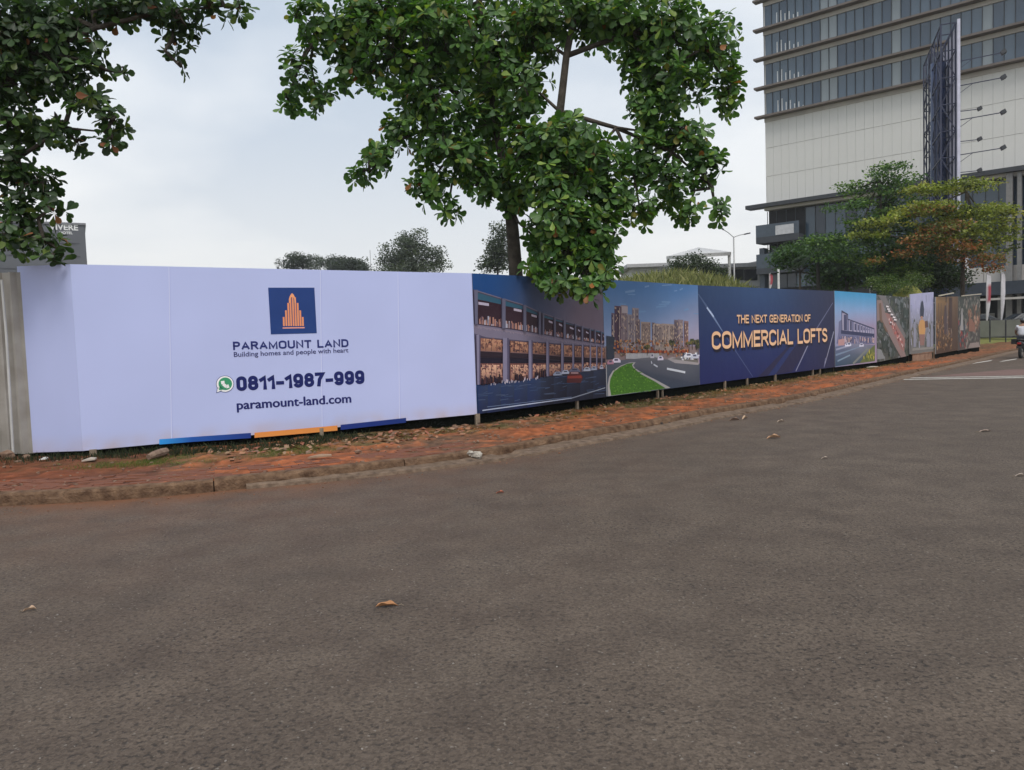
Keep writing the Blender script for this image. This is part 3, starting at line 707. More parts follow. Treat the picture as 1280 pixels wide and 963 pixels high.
# ---- 3 apartment and road picture
P = Panel((1.95, 16.01), (4.5, 18.37), (.30, 2.74), (.33, 2.70), 'hoarding_panel', 'banner picturing tall apartment blocks above a curved road and green lawn')
z3 = lambda x, y: (750+x/6.015, 340+y/6.015)
def g3(s_, t):
    c = Vector((66,102,146)).lerp(Vector((128,140,170)), min(1, max(0, (.95-t)*1.9))); c = c.lerp(Vector((150,132,148)), min(1, max(0, (s_*.8+(.75-t)*1.2)-.45))); return tuple(c)
P.grad(g3, 14, 18)
for q in range(14): 
    x, y = rp.uniform(60,720), rp.uniform(90,330); P.line(z3(x, y), z3(x+rp.uniform(20,80), y-rp.uniform(-6,12)), rp.uniform(.02,.05), (96,126,162))
P.poly([z3(35,720), z3(740,700), z3(740,560), z3(35,560)], (120,104,104))
for (x0, x1, yt, c, c2) in ((85,110,308,(92,80,96),(70,62,80)),(108,155,255,(74,54,70),(60,46,62)),(155,206,250,(128,116,120),(98,82,90)),(206,240,318,(120,112,118),(86,76,86)),(240,290,270,(124,116,122),(92,80,88)),(268,300,355,(110,96,98),(80,66,72)),(306,378,375,(136,120,112),(100,84,82)),(390,412,380,(96,84,88),(70,58,64)),(412,462,388,(128,116,112),(92,80,82)),(462,516,388,(134,120,114),(96,82,84)),(516,582,392,(132,118,112),(92,80,80)),(556,590,360,(98,88,96),(76,64,74)),(582,622,358,(114,102,108),(84,70,78)),(630,662,368,(122,96,94),(86,66,70))):
    P.poly([z3(x0,600), z3(x1,600), z3(x1,yt+4), z3(x0,yt)], c)
    for q in range(int((x1-x0)/7)):
        x = x0+3+7*q; P.line(z3(x, yt+14), z3(x, 540), .018, rp.choice([c2, c2, (150,136,130), tuple(v*.7 for v in c2)]))
    for q in range(int((x1-x0)*.6)):
        x = rp.uniform(x0+2, x1-4); y = rp.uniform(yt+10, 560); P.line(z3(x, y), z3(x+4, y), .04, rp.choice([(160,140,126),(70,56,66),(172,150,128)]))
P.poly([z3(160,310), z3(206,312), z3(206,262), z3(160,258)], (150,138,142)); P.poly([z3(45,660), z3(105,655), z3(105,490), z3(45,480)], (44,50,62))
for q in range(260):                                  # podium shops and trees
    x = rp.uniform(105, 660); y = rp.uniform(505, 625); dk = rp.random()
    P.line(z3(x, y), z3(x+rp.uniform(-3,3), y+rp.uniform(6,20)), rp.uniform(.02,.06), rp.choice([(150,96,58),(118,66,44),(84,56,44),(170,122,84),(60,52,40),(124,110,96),(96,90,82)]))
for q in range(60):
    x = rp.uniform(120, 650); P.line(z3(x, rp.uniform(590,606)), z3(x+12, 600), .05, rp.choice([(130,58,40),(90,44,36),(160,90,52)]))
for x in range(190, 440, 9): P.poly([z3(x,655), z3(x+7,654), z3(x+7,614), z3(x,612)], (168,168,172), same=True)
P.k += 1
P.poly([z3(36,940), z3(745,850), z3(745,690), z3(560,672), z3(400,640), z3(150,665), z3(36,700)], [(54,66,84),(52,58,72),(70,74,84),(84,86,94),(104,104,110),(84,86,96),(66,72,84)])
P.poly([z3(500,655), z3(560,686), z3(735,700), z3(740,680), z3(620,665), z3(540,640)], (140,134,136)); P.poly([z3(530,655), z3(735,684), z3(735,662), z3(590,645)], (100,96,92))
for q in range(40):
    x = rp.uniform(600, 735); y = 640+rp.uniform(-25,16); P.line(z3(x, y), z3(x+rp.uniform(4,14), y+rp.uniform(-2,3)), rp.uniform(.03,.08), rp.choice([(186,186,200),(206,206,216),(52,54,66),(110,112,126)]))
for (x, y) in ((665,545),(690,525),(720,530),(735,560),(540,530),(350,570)):
    for q in range(12): P.line(z3(x+rp.uniform(-22,22), y+rp.uniform(-18,18)), z3(x+rp.uniform(-22,22), y+rp.uniform(-18,18)), .05, rp.choice([(58,62,38),(90,84,50),(40,44,34)]))
    P.line(z3(x, y), z3(x, y+60), .025, (60,50,44))
P.poly([z3(55,935), z3(95,930), z3(470,880), z3(525,872), z3(420,815), z3(330,770), z3(262,728), z3(244,705), z3(262,680), z3(215,682), z3(150,705), z3(90,745), z3(62,790), z3(52,850)], (150,146,146))
P.poly([z3(78,930), z3(490,876), z3(400,820), z3(300,768), z3(245,722), z3(236,700), z3(246,684), z3(200,690), z3(140,718), z3(96,755), z3(72,805), z3(66,860)], (62,102,34))
for q in range(240):
    t = rp.random(); y = 700+220*rp.random()**.7; xl = 80+max(0, (760-y))*.9; xr = 240+(y-700)*1.25
    if xr-xl > 30:
        x = rp.uniform(xl, xr-12); P.line(z3(x, y), z3(x+rp.uniform(4,12), y+rp.uniform(-6,6)), .02, rp.choice([(80,122,40),(48,86,28),(92,132,48),(56,94,30)]))
P.line(z3(496,728), z3(634,756), .05, (178,182,190)); P.line(z3(396,696), z3(426,714), .035, (170,174,184)); P.line(z3(378,672), z3(384,692), .03, (180,184,194)); P.line(z3(36,700), z3(42,935), .06, (140,140,144))
for (cx, cy, w_, c) in ((115,668,66,(186,180,196)),(72,680,50,(150,110,126)),(448,650,44,(190,184,200)),(386,634,30,(170,166,176)),(660,630,70,(196,196,206)),(705,636,60,(170,172,186))):
    P.poly([z3(cx-w_/2, cy+16), z3(cx+w_/2, cy+14), z3(cx+w_/2, cy-2), z3(cx+w_*.25, cy-18), z3(cx-w_*.25, cy-18), z3(cx-w_/2, cy)], c); P.line(z3(cx-w_*.2, cy-6), z3(cx+w_*.2, cy-6), .04, (70,70,90))
P.finish(posts=[(823,.05),(829,.04)])

# ---- 4 navy slogan
P = Panel((4.5, 18.37), (10.6, 25.16), (.33, 2.70), (.30, 2.78), 'hoarding_panel', 'navy blue banner reading the next generation of commercial lofts in gold letters')
z4 = lambda x, y: (860+x/6.4, 340+y/6.4)
def g4(s_, t):
    c = Vector((16,26,76)).lerp(Vector((26,48,82)), min(1, t*1.1)); c = c.lerp(Vector((28,26,52)), min(1, max(0, (s_-.55)*2.0-(.4*(1-t)*(s_ < .5))))*.9)
    c = c+Vector((6,10,14))*max(0, 1-abs(s_-.35)*3)*t; return tuple(c)
P.grad(g4, 24, 12)
P.poly([z4(560,860), z4(830,800), z4(1065,440), z4(960,430)], (26,26,58)); P.poly([z4(640,830), z4(700,820), z4(985,410), z4(940,440)], (24,38,84))
P.line(z4(82,178), z4(178,320), .03, (62,78,110), w2=.08); P.line(z4(178,320), z4(275,475), .08, (90,106,140), w2=.03); P.line(z4(150,285), z4(205,360), .05, (150,165,190)); P.line(z4(275,475), z4(518,840), .03, (66,78,116), w2=.02)
P.line(z4(1158,248), z4(1000,500), .03, (90,92,120), w2=.05); P.line(z4(1000,500), z4(862,795), .06, (116,118,142), w2=.04); P.line(z4(1166,478), z4(1088,765), .05, (140,140,158), w2=.03)
P.line(z4(1100,690), z4(1088,765), .05, (100,100,130))
for dxy, c, ly in (((.045,-.05), (14,12,34), 60), ((0,0), (204,164,128), 66)):
    block_text(P, 'THE NEXT GENERATION OF', (920.8,404.6), (1012.8,402.3), (920.8,393.8), c, t=.19, gap=.13, layer=ly, name='lettering' if ly > 60 else 'letter_shadow', dx=dxy[0], dz=dxy[1])
    block_text(P, 'COMMERCIAL LOFTS', (889.6,437.4), (1033.9,427.6), (889.6,414.6), c, t=.19, gap=.13, layer=ly, name='lettering' if ly > 60 else 'letter_shadow', dx=dxy[0], dz=dxy[1]*1.5)
P.finish(posts=[(907,.06),(935,.05),(970,.06),(1017,.05),(1026,.05)])

# ---- 5 loft row picture
P = Panel((10.62, 25.17), (13.23, 27.79), (.30, 2.79), (.29, 2.76), 'hoarding_panel', 'banner picturing a white loft row under a turquoise and pink evening sky')
z5 = lambda x, y: (1020+x/8.02, 350+y/8.02)
def g5(s_, t):
    c = Vector((134,118,140)).lerp(Vector((122,142,178)), min(1, max(0, (t-.5)*4))); c = c.lerp(Vector((46,124,166)), min(1, max(0, (t-.72)*3.4)))
    if s_ < .5: c = c.lerp(Vector((110,140,175)), .4*(1-2*s_)*(t < .85))
    return tuple(c)
P.grad(g5, 10, 16)
P.poly([z5(205,640), z5(585,645), z5(585,490), z5(500,462), z5(400,432), z5(320,392), z5(320,345), z5(255,312), z5(255,400), z5(228,420), z5(225,520)], (92,94,122))
for x0, x1, yt in ((262,312,335),(330,360,400),(378,404,425),(414,432,438),(446,462,448),(470,488,462),(500,512,472),(522,534,480),(544,556,486),(564,578,492)):
    P.poly([z5(x0,520+(x0-262)*.1), z5(x1,522+(x1-262)*.1), z5(x1,yt+8), z5(x0,yt)], (146,140,160)); P.poly([z5(x0+(x1-x0)*.3,505), z5(x1-2,508), z5(x1-2,yt+16), z5(x0+(x1-x0)*.3,yt+12)], (58,60,88))
P.line(z5(255,312), z5(320,350), .05, (40,42,66)); P.line(z5(257,312), z5(262,520), .05, (40,42,66)); P.line(z5(318,350), z5(318,400), .05, (40,42,66)); P.line(z5(250,522), z5(585,558), .12, (44,48,76)); P.line(z5(318,395), z5(585,492), .04, (48,50,76))
for q in range(90):
    x = rp.uniform(235, 582); P.line(z5(x, rp.uniform(560,600)), z5(x, rp.uniform(605,642)), .05, rp.choice([(70,68,96),(150,140,158),(52,54,80),(180,150,140)]))
P.poly([z5(222,660), z5(285,655), z5(285,590), z5(222,600)], (158,122,122))
P.poly([z5(190,868), z5(590,815), z5(590,655), z5(400,640), z5(190,670)], [(38,62,84),(60,72,74),(96,98,112),(110,112,132),(84,92,118)])
P.poly([z5(195,745), z5(440,668), z5(470,665), z5(195,765)], (104,120,142)); P.line(z5(215,815), z5(340,755), .05, (110,130,148)); P.line(z5(200,700), z5(350,655), .06, (130,134,156))
P.poly([z5(435,835), z5(590,815), z5(590,650), z5(545,690)], (84,92,50)); P.line(z5(370,842), z5(520,690), .09, (104,108,104))
for q in range(60):
    x = rp.uniform(460, 585); y = rp.uniform(720, 815)
    if y > 835-(x-435)*1.15: P.line(z5(x, y), z5(x+rp.uniform(-8,8), y-rp.uniform(10,40)), .06, rp.choice([(110,112,50),(60,74,36),(150,140,60),(72,88,44)]))
for cx, cy in ((455,652),(312,650),(330,645)): P.poly([z5(cx-24,cy+18), z5(cx+22,cy+16), z5(cx+20,cy-4), z5(cx+8,cy-18), z5(cx-14,cy-16)], (190,190,206)); P.line(z5(cx-12,cy-4), z5(cx+12,cy-4), .06, (80,84,110))
P.finish()

# ---- 6 aerial view
P = Panel((13.24, 27.8), (16.25, 31.31), (.29, 2.72), (.36, 2.72), 'hoarding_panel', 'grey green banner with an aerial view of a curved street block and trees')
def g6(s_, t): v = 62+10*math.sin(s_*9+t*7); return (v, v+2, v-2)
P.grad(g6, 12, 12)
for q in range(420):
    x = rp.uniform(600, 945); y = rp.uniform(155, 800); P.line(z5(x, y), z5(x+rp.uniform(-22,22), y+rp.uniform(-22,22)), rp.uniform(.05,.2), rp.choice([(46,54,50),(58,66,60),(38,46,42),(84,88,88),(66,72,60),(104,106,110)]))
P.poly([z5(600,205), z5(660,200), z5(690,330), z5(760,480), z5(860,640), z5(900,785), z5(850,800), z5(800,690), z5(700,500), z5(640,400), z5(600,420)], (118,100,98))
P.poly([z5(610,150), z5(690,160), z5(740,260), z5(830,420), z5(900,560), z5(880,600), z5(760,400), z5(680,240)], (96,92,92))
P.poly([z5(690,330), z5(745,340), z5(890,600), z5(880,720), z5(850,700), z5(760,500)], (128,92,88)); P.poly([z5(625,240), z5(650,230), z5(660,400), z5(720,520), z5(700,520), z5(635,400)], (96,74,60))
P.poly([z5(600,800), z5(690,790), z5(650,700), z5(605,690)], (112,114,116))
for (x, y) in ((712,272),(722,298),(732,318),(757,352),(778,380),(790,404),(748,430)):
    P.poly([z5(x-14,y+8), z5(x+12,y+12), z5(x+16,y-8), z5(x-10,y-14)], (196,190,192)); P.line(z5(x-12,y+12), z5(x+12,y+16), .08, (60,50,52))
for q in range(46):
    t = rp.random(); x = 730+t*140+rp.uniform(-14,14); y = 390+t*280+rp.uniform(-10,10); P.line(z5(x, y), z5(x+6, y+12), .1, rp.choice([(146,60,56),(166,96,90),(96,50,50),(190,170,166)]))
for (x, y, r_) in ((700,650,60),(760,720,55),(840,240,60),(900,330,50),(650,470,36),(880,450,40)):
    for q in range(20): 
        an = rp.uniform(0, 2*PI); P.line(z5(x+r_*.6*math.cos(an), y+r_*.9*math.sin(an)), z5(x, y), .2, rp.choice([(34,44,40),(44,54,50),(80,86,88)]))
P.finish()

# ---- 7 woman picture, stands a little proud on a concrete box
P = Panel((16.2, 31.15), (18.44, 33.5), (.42, 2.84), (.40, 3.0), 'hoarding_panel', 'taller pale banner with a figure in yellow, raised on a concrete box')
z7 = lambda x, y: (1030+x/5.12, 340+y/5.12)
def g7(s_, t): return tuple(Vector((96,94,92)).lerp(Vector((142,142,170)), min(1, max(0, t*1.7-.35))))
P.grad(g7, 10, 14)
for q in range(160):
    x = rp.uniform(552, 706); y = rp.uniform(330, 490) if rp.random() < .75 else rp.uniform(180, 330); P.line(z7(x, y), z7(x+rp.uniform(-4,4), y-rp.uniform(10,50)), rp.uniform(.04,.14), rp.choice([(70,72,64),(104,104,112),(88,84,70),(132,132,148),(60,66,56)] if y > 330 else [(120,122,146),(150,150,172),(134,136,160)]))
P.poly([z7(x, y) for x, y in ((615,290),(636,290),(640,240),(634,195),(627,182),(619,200),(614,240))], (40,44,62))
P.poly([z7(x, y) for x, y in ((608,400),(645,400),(652,340),(642,312),(628,303),(612,312),(604,345))], (168,124,76)); P.poly([z7(x, y) for x, y in ((614,470),(640,470),(646,400),(608,400))], (120,90,84)); P.poly([z7(x, y) for x, y in ((646,360),(668,352),(660,312),(644,318))], (84,60,54))
for x, w_, yt in ((580,16,320),(690,18,330),(668,20,395)): P.poly([z7(x-w_/2,480), z7(x+w_/2,480), z7(x+w_/2-2,yt), z7(x-w_/2+2,yt)], (120,120,134))
P.poly([z7(616,300), z7(632,300), z7(630,284), z7(618,284)], (150,110,90))
P.poly([z7(565,505), z7(706,492), z7(706,478), z7(565,490)], (120,116,112))
P.finish()

# ---- 8 brown banner, 9 food banner
P = Panel((18.5, 33.42), (21.6, 37.1), (.30, 2.78), (.32, 2.90), 'hoarding_panel', 'brown banner with hanging bottles and glasses, right of the pale banner')
def g8(s_, t): return tuple(Vector((62,42,30)).lerp(Vector((128,98,58)), min(1, max(0, t*1.8-.7))*(1-s_*.75)))
P.grad(g8, 10, 12)
for q in range(260):
    x = rp.uniform(716, 820); y = rp.uniform(300, 505); P.line(z7(x, y), z7(x+rp.uniform(-4,4), y-rp.uniform(6,30)), rp.uniform(.04,.12), rp.choice([(54,34,26),(112,78,44),(146,104,62),(40,28,26),(88,66,56),(150,124,96)]))
for x in (735, 750, 772, 790, 812): P.line(z7(x, 420), z7(x+rp.uniform(-4,4), 200), .09, rp.choice([(74,60,58),(106,96,98),(120,90,58)]))
P.poly([z7(768,400), z7(784,400), z7(786,300), z7(780,215), z7(772,215), z7(766,300)], (62,48,52)); P.poly([z7(796,360), z7(818,360), z7(820,165), z7(800,165)], (52,30,26)); P.line(z7(780,195), z7(781,160), .16, (36,26,26))
P.finish()
P = Panel((21.62, 37.12), (24.74, 40.5), (.30, 2.90), (.33, 3.02), 'hoarding_panel', 'last banner before the crossing, dark with orange food and red patches')
z9 = lambda x, y: (1150+x/8.75, 340+y/8.75)
def g9(s_, t): return tuple(Vector((64,56,54)).lerp(Vector((48,52,46)), min(1, t*1.3)))
P.grad(g9, 10, 10)
for q in range(300):
    x = rp.uniform(362, 665); y = rp.uniform(300, 845); cs = [(92,90,84),(44,46,46),(120,110,104)]
    if y > 560 and x < 520: cs += [(118,44,42),(130,52,46),(64,74,92)]
    if x > 520 and 400 < y < 660: cs = [(128,84,64),(120,94,76),(146,114,96),(90,62,52),(80,76,70)]
    P.line(z9(x, y), z9(x+rp.uniform(-14,14), y-rp.uniform(10,60)), rp.uniform(.06,.2), rp.choice(cs))
P.poly([z9(530,650), z9(605,655), z9(600,590), z9(570,520), z9(535,500)], (112,76,62)); P.poly([z9(525,835), z9(660,825), z9(640,770), z9(545,780)], (120,108,104)); P.poly([z9(440,640), z9(474,640), z9(462,400), z9(452,400)], (128,124,124)); P.poly([z9(375,640), z9(420,640), z9(414,480), z9(382,490)], (62,78,98))
P.line(z9(510,850), z9(515,300), .05, (112,104,96)); P.line(z9(358,860), z9(358,270), .1, (140,130,116))
P.finish()
for (a, b) in (((18.5, 33.40), (21.6, 37.08)), ((21.62, 37.1), (24.74, 40.48))): pass

# loose battens leaning on top of the last two sheets
MBAT = mat('pale_batten', (.42, .38, .30), .8, nscale=6)
bt = MB(); bt.bar((18.7, 33.55, 2.83), (20.6, 35.75, 3.02), .05); tag(bt.build('timber_batten', MBAT), 'pale timber batten lying along the top of the brown banner', 'batten')
bt = MB(); bt.bar((21.9, 37.3, 2.93), (24.6, 40.2, 3.1), .05); tag(bt.build('timber_batten', MBAT), 'pale timber batten along the top of the last dark banner', 'batten')
# concrete box under the raised banner
cb = MB(); A_, B_2 = gnd(1139, 452.5, .1), gnd(1165, 449, .1); e_ = (B_2-A_).normalized(); n_2 = Vector((-e_.y, e_.x, 0)); Lb = (B_2-A_).length
Mb = Matrix(((e_.x, n_2.x, 0, A_.x), (e_.y, n_2.y, 0, A_.y), (0, 0, 1, .05), (0, 0, 0, 1)))
for bx in ((0, .12, 0, .9), (Lb-.12, Lb, 0, .9), (.12, Lb-.12, 0, .12), (.12, Lb-.12, .78, .9)): cb.box(bx[0], bx[1], bx[2], bx[3], 0, .34, M=Mb)
cb.box(-.02, Lb+.02, -.02, .10, .34, .38, M=Mb)
tag(cb.build('concrete_box', mat('dusty_concrete', (.22, .12, .075), .95, nscale=4, bump=.6, color2=(.36, .22, .15))), 'low dusty concrete box on the verge under the raised pale banner', 'concrete box')

# ---- corrugated sheets at the far left
MZINC = mat('zinc_sheet', (.24, .22, .19), .6, metal=.1, nscale=2.2, color2=(.38, .36, .33), bump=.3, bscale=6)
zf = empty('sheet_fence', (-7.0, 11.20, .1), 0, 'weathered beige ribbed metal sheet fence left of the white banner', 'fence')
x = -7.02
for k in range(7):
    mb = MB(); wd = .78; nseg = 26
    for i in range(nseg+1):
        u = i/nseg*wd; ph = (u/wd*4) % 1
        d_ = 0.0 if ph < .55 else (.055 if .62 < ph < .93 else .028)
        for z in (.14, 1.0, 1.9, 2.78-.03*k+.01*(k % 2)): mb.v.append((x-u+7.0, -d_+.01*(k % 2), z-.1))
    for i in range(nseg):
        for j in range(3): a = i*4+j; mb.f.append((a, a+1, a+5, a+4))
    mb.mi = [0]*len(mb.f); mb.build('sheet', MZINC, zf); x -= .77
for z in (.5, 1.4, 2.4): rl = MB(); rl.bar((-5.4, .06, z), (.1, .06, z), .05); rl.build('rail', MSTEEL, zf)
sk = MB().box(-5.5, .1, .12, .13, -.07, .5).build('gap_shade_strip', MGAPSHADE, zf)  # same painted shade, filling the gap below the metal sheets
pp_ = MB(); pp_.tube([at(2, 350, 11.05), at(8, 420, 11.05), at(16.5, 566, 11.05)], .018, 8)
tag(pp_.build('drain_pipe', mat('pale_pipe', (.5, .5, .48), .5)), 'thin pale pipe standing against the beige sheet fence at far left', 'pipe')
# ================================================================ BUILDINGS
def add_obj(name, me, parent, loc, mm=None):
    o = bpy.data.objects.new(name, me); col.objects.link(o); o.parent = parent; o.location = loc; return o
MGLS = [mat('tower_glass_%s' % n, c, .12, metal=.0, var=.12, nscale=.15, spec=.7) for n, c in (('deep', (.05,.085,.13)), ('mid', (.085,.13,.18)), ('pale', (.24,.28,.30)))]
MGLD = [mat('podium_glass_%s' % n, c, .12, var=.12, nscale=.2, spec=.6) for n, c in (('deep', (.02,.034,.055)), ('mid', (.055,.088,.125)))]
MCLAD = mat('facade_cladding', (.60, .59, .565), .6, nscale=.25, color2=(.66, .65, .62))
MLEDGE = mat('ledge_brown', (.115, .092, .08), .7, nscale=.6, color2=(.155, .125, .108))
MBEIGE = mat('spandrel_beige', (.46, .43, .40), .7, nscale=.5)
MDARK = mat('dark_metal', (.035, .038, .045), .5, nscale=2)
MFRM = mat('mullion_dark', (.04, .05, .06), .5)
MWALL = mat('plaster_white', (.55, .55, .55), .8, nscale=.4)
MINT = mat('dim_interior', (.03, .03, .032), .9)
E2 = (.75455555, -.65623618)
TP = at(958, 260, 95)
tw = empty('office_tower', (TP.x, TP.y, 0), math.atan2(E2[1], E2[0]), 'tall office tower with brown ledges, banded glass and pale cladding, behind the trees', 'building')
UW = 38.0
MB().box(0.15, UW, .35, 26, 0.0, 47.5).build('core_wall', MINT, tw)
MB().box(-.0, .15, .0, 26, 16.9, 47.5).build('side_wall', MCLAD, tw)
MB().box(.16, UW, .09, .34, 16.96, 27.0).build('backing_wall', mat('backing_grey', (.52,.51,.49), .8), tw)
FL = [27.3+3.43*i for i in range(6)]
rg = random.Random(5)
pw_ = .95
def pane_mesh(nm, w_, h_, m, t=.04): 
    o = MB().box(.008, w_-.008, 0, t, .0, h_).build(nm, m); me = o.data; bpy.data.objects.remove(o); return me
gm = [pane_mesh('window_pane', pw_, 2.62, m) for m in MGLS]
nP = int(UW/pw_)
for f in range(5):
    for i in range(nP):
        k = 2 if i in (7, 8) or i in (15,) or i == 24 else (0 if rg.random() < .35 else 1)
        add_obj('window_pane', gm[k], tw, (.02+i*pw_, .06, FL[f]+.36), None)
cm = pane_mesh('cladding_panel', pw_, 3.36, MCLAD, .08)
for j, z in enumerate((16.98, 20.38, 23.78)):
    for i in range(nP): add_obj('cladding_panel', cm, tw, (.02+i*pw_, -.0-.003*((i*7+j) % 3), z))
mb = MB()
for f in range(6):
    for i in range(nP+1): mb.box(.02+i*pw_-.03, .02+i*pw_+.03, -.06, .05, FL[f]+.36, FL[f]+2.98)
mb.build('mullions', MFRM, tw, kind='stuff')
mb = MB()
for f in range(5): mb.add([], [])
for f in range(6):
    l = MB().box(-.95, UW, -1.0, -.02, FL[f]+.02, FL[f]+.25).build('ledge', MLEDGE, tw)
    MB().box(-.05, UW, -.015, .3, FL[f]+.005, FL[f]+.36).build('sill_band', MBEIGE, tw)
    MB().box(-.05, UW, -.10, .2, FL[f]-.45, FL[f]+.0).build('spandrel', MBEIGE, tw)
# bright strips in the corner glass
mb = MB()
for f in range(4):
    for q in range(7):
        u = 1.55+q*.5; mb.box(u, u+.12, .015, .055, FL[f]+.36, FL[f]+.36+(1.5-.2*q+.3*(q % 2)))
mb.build('blind_strip', mat('white_blind', (.6, .62, .62), .6), tw, kind='stuff')
# podium
MB().box(-2.0, UW, -1.6, -.02, 16.5, 16.95).build('podium_ledge', MDARK, tw)
MB().box(0.1, UW, -.9, -.02, 16.15, 16.5).build('podium_fascia', MBEIGE, tw)
pg = [pane_mesh('podium_pane', 1.15, 4.5, m) for m in MGLD]
for j, z in enumerate((6.75, 11.5)):
    for i in range(33):
        if j == 1 and i < 4: continue
        add_obj('podium_pane', pg[1 if rg.random() < .6 else 0], tw, (.1+i*1.15, .1, z))
mb = MB()
for i in range(34): mb.box(.1+i*1.15-.03, .1+i*1.15+.03, -.0, .09, 6.7, 16.1)
mb.box(.1, UW, -.03, .09, 11.27, 11.48); mb.build('podium_mullions', MFRM, tw, kind='stuff')
MB().box(.2, 4.6, .9, .95, 13.0, 16.0).build('terrace_wall', mat('terrace_inner', (.09, .12, .16), .6), tw)
MB().box(1.7, 3.9, -1.56, -1.52, 13.0, 14.1).build('terrace_sky_patch', mat('terrace_sky_patch', (.5, .5, .52), .7), tw)  # added pale sheet, painted as bright sky seen through the terrace
for z0, z1, zr in ((12.2, 12.95, 14.4), (8.5, 9.2, 10.9)):
    b = MB().box(-.75, 4.5, -1.5, 1.0, z0, z1).build('balcony', mat('balcony_grey', (.045,.05,.06), .7), tw)
    r_ = MB(); r_.box(-.75, 4.5, -1.5, -1.46, z1, zr); r_.box(-.75, -.71, -1.46, .2, z1, zr); r_.build('railing', mat('railing_glass', (.055,.075,.10), .3, spec=.5), b)
MB().box(-.6, .0, -.9, .3, 3, 11.7).build('corner_wall', mat('slate_panel', (.05,.065,.085), .4), tw)
for q in range(16):
    u = 14+q*1.5; MB().box(u+.02, u+1.48, -.25, .1, 5.75, 7.35).build('beige_panel', MBEIGE, tw)
MB().box(13.5, UW, -2.2, .2, 4.4, 5.7).build('awning', mat('awning_navy', (.022, .03, .045), .6), tw)
MB().box(17, UW, -3.4, -2.25, 3.85, 4.05).build('canopy_edge', MBEIGE, tw)
MB().box(0, UW, -.3, .2, 0, 1.0).build('plinth', mat('plinth_grey', (.2, .2, .2), .8), tw)
for u, w_, zt in ((25.1, .55, 16.4), (26.05, .35, 16.4), (21.9, .5, 4.3), (24.4, .35, 4.3), (33, .6, 16.4)):
    MB().box(u, u+w_, -1.3, -.7, 0, zt).build('column', mat('column_pale', (.19, .185, .18), .6), tw)
for u, z, w_, h_, c in ((22.6, 1.9, 1.4, .7, (.3,.28,.27)), (27.5, 2.0, 1.6, .8, (.3,.3,.33)), (18.4, 1.6, 1.0, 1.2, (.16,.18,.22)), (20.2,1.4,.8,1.6,(.12,.12,.14))):
    MB().box(u, u+w_, -.34, -.305, z, z+h_).build('shop_window', mat('shop_%d' % int(u*10), c, .4), tw)

# ---- pale low building with raised canopy roof, behind the mound
lb = empty('low_building', (30, 112, 0), 0, 'low white building with dark windows and rail, behind the weedy mound', 'building')
x0, x1 = at(857, 345, 112).x-30, at(990, 345, 112).x-30
zt, zb = at(900, 336, 112).z, 0
MB().box(x0, x1, 0, 14, zb, zt).build('wall', MWALL, lb)
MB().box(x0-1.5, x1+1, -1.6, 14, zt, zt+.55).build('roof', mat('roof_pale', (.42, .42, .43), .7), lb)
for px in (882, 895, 915, 932):
    a = at(px, 345, 112).x-30; z = at(px, 345, 112).z; wn = MB().box(a-.2, a+1.7, -.05, .05, z-.7, z+.9).build('window', mat('far_window', (.03, .035, .04), .3), lb)
rr = MB()
for i in range(20): rr.bar((x0+1+i*.9, -1.2, zt-4.3), (x0+1+i*.9, -1.2, zt-2.9), .05)
rr.bar((x0, -1.2, zt-2.9), (x1, -1.2, zt-2.9), .08); rr.bar((x0, -1.2, zt-3.5), (x1, -1.2, zt-3.5), .05); rr.build('rail', MDARK, lb)
MB().box(x0, x1, -1.4, 0, zt-4.6, zt-4.3).build('balcony_slab', MWALL, lb)
cn = empty('canopy_roof', (25, 100, 0), 0, 'pale angular canopy roof raised over the treetops behind the mound', 'canopy')
c1, c2, c3, c4 = at(833, 325, 100), at(873, 313.5, 108), at(914, 319.5, 100), at(872, 322, 94)
o_ = Vector((25, 100, 0)); mb = MB(); P4 = [c1-o_, c4-o_, c3-o_, c2-o_]
mb.add([*P4, *[p+Vector((0,0,.45)) for p in P4]], [(3,2,1,0),(4,5,6,7),(0,1,5,4),(1,2,6,5),(2,3,7,6),(3,0,4,7)]); mb.build('roof', mat('canopy_white', (.5, .5, .5), .6), cn)
for p in (c1, c3, c4, c2):
    q = p-o_; q = q*.94+ (sum(P4, Vector())/4)*.06; mb = MB(); mb.bar((q.x, q.y, 0), (q.x, q.y, q.z), .3); mb.build('column', MWALL, cn)
lr = empty('flat_roof_building', (18, 120, 0), 0, 'low pale flat roofed building left of the canopy roof', 'building')
xa, xb_ = at(782, 335, 120).x-18, at(842, 335, 120).x-18; zt = at(800, 331, 120).z
MB().box(xa+1, xb_-1, 0, 12, 0, zt-.5).build('wall', MWALL, lr); MB().box(xa, xb_, -1.5, 12, zt-.5, zt).build('roof', mat('roof_pale', ()), lr)
rb = empty('ramp_roof_building', (37, 120, 0), 0, 'pale sloping roof of a low building left of the office tower', 'building')
xa, xb_ = at(925, 330, 120).x-37, at(975, 330, 120).x-37; z0, z1 = at(925, 331, 120).z, at(955, 321, 120).z
mb = MB(); mb.add([(xa,0,z0-.6),(xb_,0,z1-.6),(xb_,0,z1),(xa,0,z0),(xa,14,z0-.6),(xb_,14,z1-.6),(xb_,14,z1),(xa,14,z0)], [(0,1,2,3),(7,6,5,4),(3,2,6,7),(0,4,5,1),(1,5,6,2),(0,3,7,4)]); mb.build('roof', MATS['roof_pale'], rb)
MB().box(xa+1, xb_-.5, .5, 13, 0, z0-.7).build('wall', MWALL, rb)
